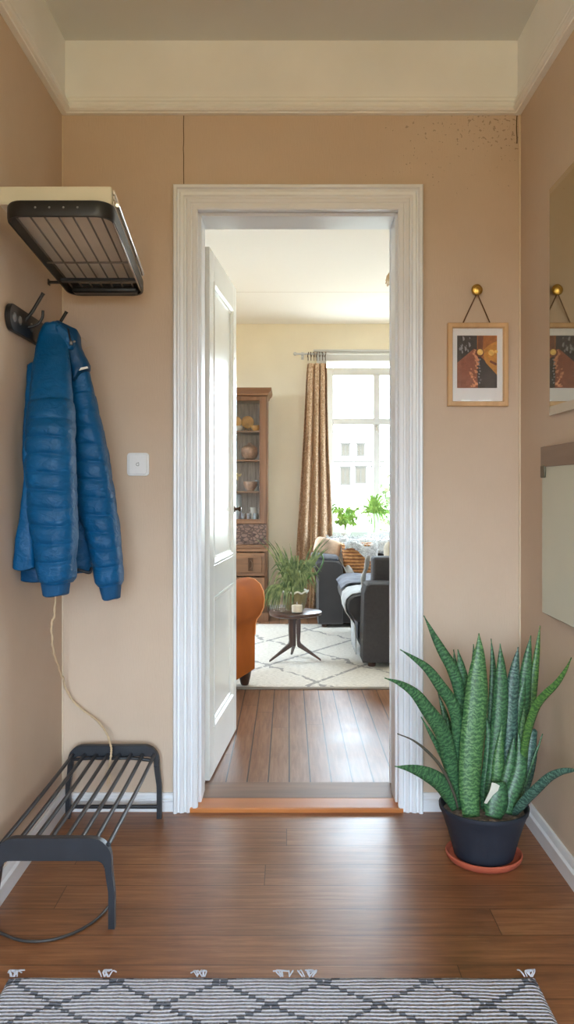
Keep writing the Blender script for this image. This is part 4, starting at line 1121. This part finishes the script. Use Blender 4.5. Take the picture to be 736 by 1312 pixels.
    def cup(x, y, z, r, h, mat, label, name='bowl', cat='bowl', prof=None):
        pr = prof or [(.003, 0), (r*.5, 0), (r*.55, h*.08), (r*.92, h*.5), (r, h*.95), (r*.97, h), (r*.9, h*.95), (r*.5, h*.15), (.003, h*.12)]
        o = MB().lathe(pr, (x, y, z), 24).build(name, M[mat], smooth=40); return tag(o, label, cat)
    cup(P(328), yf+.17, zs[0], .042, .055, 'amber', 'small amber bowl in front of the plates on the top cabinet shelf')
    cup(P(306.5), yf+.16, zs[0], .036, .050, 'china', 'small pale bowl between the two amber plates')
    r = .075; x = P(320)
    o = MB().lathe([(.003, 0), (.04, 0), (.066, .03), (.076, .07), (.07, .105), (.045, .13), (.02, .14), (.012, .155), (.003, .158)], (x, yf+.19, zs[1]), 28, wob=lambda a, z: .004*math.sin(a*9+z*90)).build('tureen', M['chinab'], smooth=50)
    tag(o, 'round pinkish brown lidded tureen on the second cabinet shelf', 'tureen')
    def bunch(name, base, n, rad, h, label):
        t2 = thing(name, tuple(base), label, 'dried flowers')
        MB().lathe([(.003, 0), (.022, 0), (.030, .03), (.024, .06), (.014, .075), (.018, .082), (.014, .080), (.003, .06)], base, 20).build('vase', M['chinab'], t2, smooth=40)
        st = MB(); hd = MB(); rnd = random.Random(n)
        for k in range(n):
            a = rnd.uniform(0, 2*PI); q = rnd.uniform(.1, 1)*rad; tip = base+Vector((q*math.cos(a), q*math.sin(a)*.6, h*rnd.uniform(.7, 1)))
            st.tube([base+Vector((0, 0, .06)), base+Vector((q*.3*math.cos(a), q*.2*math.sin(a), h*.6)), tip], .0016, 5)
            for j in range(6):
                c = tip+Vector((rnd.uniform(-1, 1), rnd.uniform(-1, 1), rnd.uniform(-1, 1)))*.012; hd.ell(c, .008, .007, .010, 7, 5)
        st.build('stems', M['dried'], t2); hd.build('flower_heads', M['dried'], t2, smooth=180)
    bunch('dried_flowers', Vector((P(300), yf+.20, zs[2])), 16, .075, .155, 'bunch of cream dried flowers in a small vase on the third cabinet shelf')
    bunch('dried_grass', Vector((P(296), yf+.20, zs[1])), 12, .05, .20, 'spray of cream dried grass on the second cabinet shelf beside the door edge')
    cup(P(321), yf+.18, zs[2], .062, .085, 'chinab', 'wide speckled stoneware bowl on the third cabinet shelf')
    cup(P(334)-.02, yf+.22, zs[2], .03, .10, 'greyglass', 'grey glass goblet at the right end of the third cabinet shelf', 'goblet', 'goblet', [(.003, 0), (.026, 0), (.026, .004), (.006, .012), (.006, .045), (.026, .065), (.03, .10), (.027, .10), (.022, .068), (.003, .055)])
    cup(P(305), yf+.16, zs[3], .035, .235, 'blueglass', 'tall pale blue cylinder vase at the bottom of the cabinet', 'vase', 'vase', [(.003, 0), (.034, 0), (.036, .004), (.034, .23), (.031, .235), (.029, .22), (.003, .21)])
    cup(P(325), yf+.20, zs[3], .05, .12, 'china', 'white jug at the bottom of the cabinet beside the blue vase', 'jug', 'jug', [(.003, 0), (.036, 0), (.046, .03), (.046, .06), (.03, .09), (.034, .12), (.031, .12), (.026, .09), (.003, .08)])
    for k, px in enumerate((313, 320, 328)):
        cup(P(px), yf+.09+.01*k, zs[3], .022, .07, 'greyglass', ['cut glass tumbler at the bottom of the cabinet, nearest the blue vase', 'cut glass tumbler in the middle of the three at the cabinet bottom', 'cut glass tumbler at the cabinet bottom, nearest the right glass edge'][k], 'tumbler', 'tumbler', [(.003, 0), (.018, 0), (.019, .003), (.022, .07), (.020, .07), (.017, .008), (.003, .007)])['group'] = 'tumblers at the bottom of the cabinet'
cabinet()

# ------------------------------------------------------------------ curtain on its rod
def curtain():
    rod = thing('curtain_rod', (1.05, 7.55, 2.40), 'pale slim curtain rod above the living room window', 'curtain rod')
    zr = 2.415
    MB().tube([(.06, 7.555, zr), (2.08, 7.555, zr)], .009, 12).build('rod', M['winw'], rod, smooth=60)
    for x in (.06, 2.08): MB().ell((x, 7.555, zr), .018, .016, .016, 12, 8).build('finial', M['winw'], rod, smooth=180)
    for x in (.13, 2.0): MB().box(x-.006, x+.006, 7.555, 7.648, zr-.02, zr-.006).box(x-.012, x+.012, 7.640, 7.649, zr-.04, zr+.03).build('bracket', M['winw'], rod, bevel=.002)
    t = thing('curtain', (.24, 7.54, .012), 'brown patterned curtain gathered at the left of the living room window', 'curtain')
    tab = [(466, 393.5, 419), (480, 392, 420), (520, 390, 420.5), (580, 387, 422.5), (640, 383.5, 425.5), (700, 379.5, 428), (760, 378, 428), (800, 379, 424)]
    b = MB(); rows = []; n = 120; y = 466
    zb = at(0, 800, 7.54).z
    lines = []
    while y <= 790.1:
        xl, xr = interp(tab, y); row = []
        l, r = at(xl, y, 7.54), at(xr, y, 7.54)
        for i in range(n+1):
            u = i/n; ph = u*2*PI*3.6+.5*math.sin(y*.006+u*3)+.35*math.sin(u*9+1)
            amp = .022+.022*min(1, (y-460)/200)
            x = l.x+(r.x-l.x)*(u+.028*math.sin(ph*1.0+.6))
            row.append(Vector((x, 7.525+amp*math.sin(ph)+.008*math.sin(ph*2+y*.01), l.z)))
        lines.append(row); y += 6
    vs = [p for r in lines for p in r]; w = n+1; fs = []; mi = []
    band = lambda u: 1 if (.34 < u < .42 or .60 < u < .66) else 0
    c1, c2 = MB(), MB()
    f1 = []; f2 = []
    for j in range(len(lines)-1):
        for i in range(n):
            (f2 if band(i/n) else f1).append((j*w+i, j*w+i+1, (j+1)*w+i+1, (j+1)*w+i))
    b.add(vs, f1, mi=0); b.f += [list(f) for f in f2]; b.mi += [1]*len(f2)
    o = b.build('cloth', [M['curtain'], M['curtainp']], t, smooth=180, recalc=False)
    so = o.modifiers.new('thickness', 'SOLIDIFY'); so.thickness = .003
    for k in range(7):
        x = at(395+3.7*k, 457, 7.555).x
        pts = [Vector((x+.005*math.sin(k*2+a), 7.555+.017*math.cos(a), zr-.006+.022*math.sin(a))) for a in [2*PI*i/20 for i in range(21)]]
        MB().tube(pts, .0035, 6, cap=False).build('curtain_ring', M['rings'], t, smooth=60)
        MB().tube([(x, 7.552, zr-.025), (x, 7.535, zr-.065)], .003, 6).build('ring_hook', M['rings'], t)
curtain()

# ------------------------------------------------------------------ sofa in the foreground of the living room
def near_sofa():
    t = thing('sofa', (.9, 5.9, .023), 'charcoal sofa seen end on at the right of the doorway, on the cream rug', 'sofa')
    MB().rbox(.50, 1.40, 5.29, 6.60, .060, .32, .02).build('base', M['sofa'], t, smooth=60)
    rows = []
    arm = [(.478, .055), (.480, .30), (.486, .50), (.500, .548), (.520, .560), (1.42, .560), (1.44, .54), (1.44, .055)]
    for y, k in ((5.262, .985), (5.268, 1.0), (5.49, 1.0), (5.497, .985)):
        rows.append([Vector((.96+(x-.96)*k, y, .3+(z-.3)*k)) for x, z in arm])
    MB().loft(rows).build('arm', M['sofa'], t, smooth=40)
    rows = []
    seat = [(.47, .275), (.43, .30), (.400, .345), (.392, .385), (.400, .42), (.43, .450), (.50, .465), (.8, .468), (1.18, .465), (1.18, .275)]
    for y, k in ((5.502, .96), (5.52, 1), (6.57, 1), (6.60, .96)):
        rows.append([Vector((.8+(x-.8)*k, y, .37+(z-.37)*k)) for x, z in seat])
    MB().loft(rows).build('seat_cushion', M['sofad'], t, smooth=50)
    MB().rbox(1.16, 1.42, 5.50, 6.60, .30, .78, .07).build('backrest', M['sofa'], t, smooth=60)
    MB().rbox(.566, 1.17, 5.505, 5.66, .467, .712, .022).build('side_bolster', M['sofa'], t, smooth=60)
    for x in (.54, 1.36):
        for y in (5.32, 6.55):
            MB().lathe([(.02, 0), (.026, .004), (.028, .04), (.004, .041)], (x, y, .0225), 16).build('foot', M['darkleg'], t, smooth=40)
    # throw over the front edge and the denim blue one on the seat
    th = MB(); rows = []; n = 24
    path = [(.62, .472), (.50, .472), (.43, .458), (.394, .425), (.384, .385), (.390, .34), (.418, .30), (.448, .26), (.456, .18), (.458, .10), (.460, .05)]
    for k in range(n+1):
        y = 5.53+.42*k/n
        w = .004*math.sin(k*1.3)
        rows.append([Vector((x-w*(1 if i > 3 else .3)-.003, y+.02*math.sin(i*.7), max(z, .034)+.002)) for i, (x, z) in enumerate(path)])
    th.loft(rows, cap=False, closed=False)
    o = th.build('linen_throw', M['throwg'], smooth=180, recalc=False); m = o.modifiers.new('thickness', 'SOLIDIFY'); m.thickness = .004; m.offset = 1
    tag(o, 'pale grey linen throw hanging over the front of the charcoal sofa', 'throw')
    th = MB(); rows = []; n = 40
    for k in range(n+1):
        y = 5.98+.58*k/n; row = []
        for i in range(30):
            x = .385+.55*i/29
            z = .470 if x > .46 else .470-(.46-x)**2*7
            row.append(Vector((x, y, z+.008+.014*abs(mnoise.noise(Vector((x*5, y*9, 2))))+.010*max(0, math.sin(y*38+x*7)))))
        rows.append(row)
    th.loft(rows, cap=False, closed=False); o = th.build('blanket', M['throwd'], smooth=180, recalc=False); m = o.modifiers.new('thickness', 'SOLIDIFY'); m.thickness = .006; m.offset = 1
    tag(o, 'crumpled blue grey blanket lying on the seat of the charcoal sofa', 'blanket')
    c = MB().rbox(.672, 1.06, 5.70, 5.83, .470, .805, .05); tag(c.build('cushion', M['cushb'], smooth=60), 'square beige cushion standing on the near charcoal sofa behind its bolster', 'cushion')
    # pale strip of throw beside the bolster
    rows = []
    for k in range(13):
        z = .475+.235*k/12
        rows.append([Vector((.505+.05*(k/12)**1.5+.02*j/5+.006*math.sin(k+j), 5.70+.03*j/5-.05*(1-k/12), z)) for j in range(7)])
    o = MB().loft(rows, cap=False, closed=False).build('scarf', M['throwg'], smooth=180, recalc=False); m = o.modifiers.new('thickness', 'SOLIDIFY'); m.thickness = .012
    tag(o, 'pale grey folded cloth between the wicker basket and the sofa bolster', 'cloth')
near_sofa()

def far_sofa():
    t = thing('window_sofa', (1.1, 7.1, .012), 'dark charcoal sofa with rolled arm standing under the living room window', 'sofa')
    # rolled left arm
    prof = [(-.03, .05), (-.03, .42), (-.055, .47), (-.065, .52), (-.04, .565), (.03, .58), (.12, .575), (.165, .55), (.175, .50), (.175, .05)]
    for x, s in ((.275, 1), (1.96, -1)):
        rows = []
        for y, k in ((6.775, .96), (6.79, 1), (7.42, 1), (7.44, .96)):
            rows.append([Vector((x+s*(.07+(a-.07)*k), y, .3+(z-.3)*k)) for a, z in prof])
        MB().loft(rows).build('arm', M['sofad'], t, smooth=50)
    MB().rbox(.40, 1.84, 6.80, 7.44, .055, .32, .02).build('base', M['sofad'], t, smooth=60)
    MB().rbox(.452, 1.783, 6.775, 7.30, .31, .448, .045).build('seat_cushion', M['sofad'], t, smooth=60)
    MB().rbox(.43, 1.80, 7.24, 7.44, .30, .70, .06).build('backrest', M['sofad'], t, smooth=60)
    for x in (.30, 1.93):
        for y in (6.83, 7.40):
            MB().lathe([(.02, 0), (.024, .003), (.026, .045), (.004, .046)], (x, y, .0225 if y < 7 else .0125), 14).build('foot', M['darkleg'], t, smooth=40)
    # woven basket
    bt = thing('wicker_basket', (.59, 6.93, .45), 'square orange brown wicker basket standing on the sofa under the window', 'basket')
    rows = []
    def ring(x0, x1, y0, y1, z, r=.03):
        out = []
        for cx, cy, a0 in ((x1-r, y1-r, 0), (x0+r, y1-r, 90), (x0+r, y0+r, 180), (x1-r, y0+r, 270)):
            for i in range(7):
                a = math.radians(a0+15*i); out.append(Vector((cx+r*math.cos(a), cy+r*math.sin(a), z)))
        return out
    N = 36; Z0, Z1 = .450, .70
    for k in range(N+1):
        u = k/N; e = .014*u+.004*abs(math.sin(PI*u*9)); z = Z0+(Z1-Z0)*u
        rows.append(ring(.468-e, .700+e, 6.83-e, 7.03+e, z))
    for k in range(8):
        u = 1-k/8*.9; rows.append(ring(.468-.014*u+.014, .700+.014*u-.014, 6.83+.014-.014*u, 7.03-.014+.014*u, Z0+(Z1-Z0)*u))
    MB().loft(rows).build('woven_body', M['wicker'], bt, smooth=60)
    rp = ring(.452, .716, 6.814, 7.046, Z1); MB().tube(rp+[rp[0]], .009, 8, cap=False).build('rim', M['wicker'], bt, smooth=60)
    # fluffy throw spilling over the basket and the backrest
    def fur(name, centre_fn, nu, nv, mat, label, cat, hair=.03, count=500, seed=1):
        rnd = random.Random(seed); rows = [[centre_fn(i/nu, j/nv) for i in range(nu+1)] for j in range(nv+1)]
        b = MB().loft(rows, cap=False, closed=False)
        for k in range(count):
            u, v = rnd.random(), rnd.random(); p = centre_fn(u, v)
            d = Vector((rnd.uniform(-1, 1), rnd.uniform(-1, .2), rnd.uniform(-.2, 1))).normalized()*hair*rnd.uniform(.4, 1); sd = Vector((rnd.uniform(-1, 1), 0, rnd.uniform(-1, 1))).normalized()*.004
            b.add([p-sd, p+sd, p+d+sd*.4+Vector((0, 0, -.004)), p+d*1.0-sd*.4], [(0, 1, 2, 3)])
        o = b.build(name, M[mat], smooth=180, recalc=False); m = o.modifiers.new('thickness', 'SOLIDIFY'); m.thickness = .004
        return tag(o, label, cat)
    def back(u, v):
        x = .34+1.30*u; z = .715; y = 7.21+.26*v
        if v < .3: z = .715-(.3-v)*.45; y = 7.218+.02*v
        n = mnoise.noise(Vector((x*7, v*4, 1)))
        return Vector((x, y, z+.02*n+.012))
    fur('fluffy_throw', back, 60, 14, 'fluff', 'fluffy grey and white throw along the back of the window sofa', 'throw', .05, 900, 2)
    def spill(u, v):
        # from the rim of the basket down over its front right corner
        x = .47+.27*u; y = 6.92-.115*min(1, v*1.7); drop = max(0, v-.55)
        z = .712+.02*math.sin(u*7)-drop*(.10+.30*u**2)
        if drop > 0: y = 6.800
        return Vector((x, y, z+.006*mnoise.noise(Vector((x*30, v*8, 3)))))
    fur('white_shawl', spill, 24, 14, 'fluff', 'white fringed shawl spilling over the rim of the wicker basket', 'shawl', .035, 260, 3)
    def grey(u, v):
        x = .40+.075*u+.085*v**1.3; z = .72-.26*v; y = 7.20-.40*min(1, v*1.2)
        return Vector((x-.05*(1-v), y, max(z+.012*math.sin(u*9+v*3), .466)))
    o = MB().loft([[grey(i/14, j/18) for i in range(15)] for j in range(19)], cap=False, closed=False).build('grey_throw', M['throwg'], smooth=180, recalc=False); m = o.modifiers.new('thickness', 'SOLIDIFY'); m.thickness = .008
    tag(o, 'light grey throw hanging inside the rolled arm, left of the basket', 'throw')
    c = MB().rbox(-.115, .115, -.045, .045, -.08, .08, .042); c.xf(Matrix.Translation((.330, 6.98, .668)) @ Matrix.Rotation(math.radians(14), 4, 'Y') @ Matrix.Rotation(math.radians(-12), 4, 'X'))
    tag(c.build('arm_cushion', M['cushw'], smooth=60), 'brown and white cushion lying on the rolled arm of the window sofa', 'cushion')
    c = MB().rbox(-.13, .10, -.075, .075, -.022, .022, .02); c.xf(Matrix.Translation((.315, 6.87, .604)) @ Matrix.Rotation(math.radians(6), 4, 'Y'))
    tag(c.build('folded_cloth', M['throwd'], smooth=60), 'folded blue grey cloth on the front of the rolled sofa arm', 'cloth')
far_sofa()

# ------------------------------------------------------------------ plants on the window sill
def sill_plant(px, top, width, label, seed, style):
    Y = LY1-.02; x = (px-CX)*Y/F; base = Vector((x, Y, GZ0)); rnd = random.Random(seed)
    t = thing('sill_plant', tuple(base), label, 'potted plant', 'plants on the living room window sill')
    MB().lathe([(.003, 0), (.035, 0), (.040, .004), (.046, .06), (.050, .066), (.046, .068), (.042, .060), (.003, .058)], base, 24).build('pot', M['china'], t, smooth=40)
    zt = at(px, top, Y).z; H = zt-base.z; f = MB(); st = MB()
    if style == 'bushy':
        for k in range(20):
            a = rnd.uniform(0, 2*PI); q = rnd.uniform(.3, 1)*width; tip = base+Vector((q*math.cos(a), q*math.sin(a)*.35, H*rnd.uniform(.45, 1)))
            st.tube(cat_spline([base+Vector((0, 0, .055)), base+Vector((q*.2*math.cos(a), q*.1*math.sin(a), H*.5)), tip], 4), .0022, 5)
            for j in range(11):
                s = rnd.uniform(.0, .5); p = tip.lerp(base+Vector((0, 0, H*.5)), s); d = Vector((rnd.uniform(-1, 1), rnd.uniform(-.4, .2), rnd.uniform(-1, .35))).normalized()
                leafstrip(f, [p, p+d*.022+Vector((0, 0, .005)), p+d*.045+Vector((0, 0, -.006))], lambda s: .0085*math.sin(PI*min(1, s*.9+.1))+.001, n=3)
    else:
        c = base+Vector((0, 0, H*.52)); st.tube(cat_spline([base+Vector((0, 0, .055)), base+Vector((.01, 0, H*.3)), c], 5), .006, 6)
        for k in range(110):
            a = rnd.uniform(0, 2*PI); el = rnd.uniform(-.3, 1.45); L = rnd.uniform(.6, 1)*width*1.15
            d = Vector((math.cos(a)*math.cos(el), math.sin(a)*math.cos(el)*.4, math.sin(el)))
            p = c
            leafstrip(f, [p, p+d*L*.5+Vector((0, 0, .02)), p+d*L*.9, p+d*L*1.1+Vector((0, 0, -.05))], lambda s: .0045*(1-s**3)+.0006, n=3)
    f.build('foliage', M['palegreen'], t, smooth=180, recalc=False); st.build('stem', M['palegreen'], t, smooth=60)
sill_plant(443, 646, .14, 'leafy bright green plant on the window sill nearest the curtain', 3, 'bushy')
sill_plant(479, 626, .185, 'spiky bright green plant on the window sill at the window mullion', 4, 'spiky')

# ------------------------------------------------------------------ pendant lamp
def pendant():
    c = Vector((.815, 4.62, 0)); t = thing('pendant_lamp', (c.x, c.y, LC), 'rattan cone pendant lamp hanging from the living room ceiling', 'pendant lamp')
    b = MB()
    b.lathe([(.262, 2.375), (.258, 2.368), (.254, 2.375), (.082, 2.60), (.086, 2.605), (.090, 2.602), (.262, 2.375)], c, 48, cap=False, wob=lambda a, z: .003*math.sin(a*24)).build('lamp_shade', M['cane'], t, smooth=60)
    fr = MB()
    for k in range(90):
        a = 2*PI*k/90; p = c+Vector((.259*math.cos(a), .259*math.sin(a), 2.374)); fr.tube([p, p+Vector((.006*math.cos(a), .006*math.sin(a), -.030-.008*math.sin(k*2.1)))], .0022, 5)
    fr.build('fringe', M['cane'], t)
    MB().tube([(c.x, c.y, 2.56), (c.x, c.y, LC-.02)], .004, 8).build('lamp_cord', M['string'], t, smooth=60)
    MB().lathe([(.004, 0), (.02, 0), (.045, .02), (.05, .03), (.004, .03)], (c.x, c.y, LC-.030), 20).build('ceiling_rose', M['winw'], t, smooth=40)
    MB().lathe([(.004, 2.44), (.02, 2.445), (.034, 2.48), (.026, 2.52), (.016, 2.535), (.016, 2.575), (.004, 2.578)], c, 20).build('bulb', M['china'], t, smooth=60)
    sp = MB()
    for k in range(3):
        a = 2*PI*k/3; sp.tube([(c.x, c.y, 2.575), (c.x+.085*math.cos(a), c.y+.085*math.sin(a), 2.60)], .002, 5)
    sp.build('shade_spokes', M['rings'], t)
pendant()

# ------------------------------------------------------------------ outside the window
def outside():
    b = MB(); b.box(-60, 80, LY1+.6, 120, -.9, -.8); struct(b.build('ground', M['ground'], loc=O0))
    Y = 60.0; sc = Y/F
    def X(px): return (px-CX)*sc
    def Z(py): return EYE+(CY-py)*sc
    t = thing('house', (X(456), Y+4, -.8), 'pale rendered house across the street seen through the window', 'house')
    x0, x1, zt = X(425), X(492), Z(560)
    MB().box(x0, x1, Y, Y+8, -.8, zt).build('wall', M['facade'], t)
    MB().box(x0-.15, x1+.15, Y-.15, Y+8, zt, zt+.18).build('eaves', M['facade'], t)
    r = MB(); r.loft([[Vector((x0-.2, Y-.2, zt+.18)), Vector((x1+.2, Y-.2, zt+.18)), Vector((x1+.2, Y+8, zt+.18)), Vector((x0-.2, Y+8, zt+.18))], [Vector((x0, Y+3.9, zt+.5)), Vector((x1, Y+3.9, zt+.5)), Vector((x1, Y+4.1, zt+.5)), Vector((x0, Y+4.1, zt+.5))]]); r.build('roof', M['facade'], t)
    MB().box(x0-.05, x1+.05, Y-.12, Y, Z(593), Z(590)).build('string_course', M['facadet'], t)
    for a, c, d, e in ((437, 449, 569, 585), (436, 449.5, 599, 622), (455, 470, 598, 620), (457, 468, 569, 585), (476, 488, 598, 620)):
        f = MB(); xa, xb, za, zb = X(a), X(c), Z(e), Z(d); w = .11
        for q in ((xa, xa+w, za, zb), (xb-w, xb, za, zb), (xa+w, xb-w, za, za+w), (xa+w, xb-w, zb-w, zb), ((xa+xb)/2-.04, (xa+xb)/2+.04, za+w, zb-w)):
            f.box(q[0], q[1], Y-.06, Y, q[2], q[3])
        f.box(xa-.1, xb+.1, Y-.14, Y, zb, zb+.12)
        o = f.build('window', M['facadet'], t)
        MB().box(xa+w*.5, xb-w*.5, Y-.03, Y-.01, za+w*.5, zb-w*.5).build('pane', M['facadew'], o)
    def bush(name, cx, cy, rx, rz, z0, n, label, seed):
        rnd = random.Random(seed); t = thing(name, (cx, cy, -.8), label, 'tree', 'trees outside the window')
        f = MB()
        for k in range(n):
            d = Vector((rnd.gauss(0, 1), rnd.gauss(0, 1), rnd.gauss(0, 1))).normalized()*rnd.random()**.4
            p = Vector((cx+d.x*rx, cy+d.y*rx*.7, z0+rz+d.z*rz)); s = Vector((rnd.uniform(-1, 1), rnd.uniform(-1, 1), rnd.uniform(-1, 1))).normalized()*.06; u = Vector((rnd.uniform(-1, 1), rnd.uniform(-1, 1), rnd.uniform(-1, 1))).normalized()*.09
            f.add([p-s, p-u*.6, p+s, p+u], [(0, 1, 2, 3)])
        f.build('foliage', M['hedge'], t, recalc=False)
        MB().tube([(cx, cy, -.8), (cx+.05, cy, z0+rz)], [.09, .04], 8).build('trunk', M['bark'], t, smooth=60)
    bush('leafy_tree', 2.05, 14, .75, 1.0, -.35, 700, 'pale sunlit tree outside the window, right of the mullion', 1)
    bush('low_bush', .95, 17, .55, .45, -.80, 300, 'low pale bush outside the window between the two sill plants', 2)
outside()

# ------------------------------------------------------------------ light
W = bpy.data.worlds.new('sky'); S.world = W; W.use_nodes = True
nt = W.node_tree; bg = nt.nodes['Background']
tc = nt.nodes.new('ShaderNodeTexCoord'); sx = nt.nodes.new('ShaderNodeSeparateXYZ'); rp = nt.nodes.new('ShaderNodeValToRGB')
mp = nt.nodes.new('ShaderNodeMapRange'); mp.inputs['From Min'].default_value = -1; mp.inputs['From Max'].default_value = 1
nt.links.new(tc.outputs['Generated'], sx.inputs[0]); nt.links.new(sx.outputs[2], mp.inputs[0]); nt.links.new(mp.outputs[0], rp.inputs[0])
e = rp.color_ramp.elements
e[0].position = .44; e[0].color = (.15, .115, .055, 1)
e[1].position = .54; e[1].color = (.70, .86, 1.0, 1)
nt.links.new(rp.outputs[0], bg.inputs['Color']); bg.inputs['Strength'].default_value = SKY
def portal(name, loc, rot, sx_, sy_):
    l = bpy.data.lights.new(name, 'AREA'); l.shape = 'RECTANGLE'; l.size = sx_; l.size_y = sy_
    l.cycles.is_portal = True
    o = bpy.data.objects.new(name, l); COL.objects.link(o); o.location = loc; o.rotation_euler = rot
portal('daylight_portal_far', ((GX0+GX1)/2, LY1+.20, (GZ0+GZ1)/2), (-PI/2, 0, 0), GX1-GX0, GZ1-GZ0)
portal('daylight_portal_right', (LX1+.16, (SY0+SY1)/2, (SZ0+SZ1)/2), (0, PI/2, 0), SZ1-SZ0, SY1-SY0)
portal('daylight_portal_left', (LX0-.16, (TY0+TY1)/2, (SZ0+SZ1)/2), (0, -PI/2, 0), SZ1-SZ0, TY1-TY0)
portal('daylight_portal_hall', ((WX0+WX1)/2, YR-.11, (WZ0+WZ1)/2), (PI/2, 0, 0), WX1-WX0, WZ1-WZ0)
def warm_fill(name, loc, power, col, r):
    l = bpy.data.lights.new(name, 'POINT'); l.energy = power; l.color = col; l.shadow_soft_size = r
    o = bpy.data.objects.new(name, l); COL.objects.link(o); o.location = loc
warm_fill('hall_warm_fill', (0, .6, 2.45), FILL, (1.0, .87, .50), .14)  # added warm fill for the upper hall walls, no fixture stands here

cam = bpy.data.cameras.new('camera'); co = bpy.data.objects.new('camera', cam); COL.objects.link(co)
co.location = (0, 0, EYE); co.rotation_euler = (PI/2, 0, 0)
cam.sensor_fit = 'VERTICAL'; cam.sensor_height = 36; cam.sensor_width = 36; cam.lens = F/1312*36
cam.shift_x = (368-CX)/1312; cam.shift_y = (CY-656)/1312
cam.clip_start = .02; cam.clip_end = 300
S.camera = co
S.view_settings.view_transform = 'Standard'; S.view_settings.look = 'None'; S.view_settings.gamma = 1.0; S.view_settings.use_curve_mapping = False
S.view_settings.exposure = EXPO
S.cycles.max_bounces = 14; S.cycles.diffuse_bounces = 8; S.cycles.transparent_max_bounces = 16; S.cycles.glossy_bounces = 6
S.cycles.caustics_reflective = False; S.cycles.caustics_refractive = False
S.cycles.sample_clamp_indirect = 8
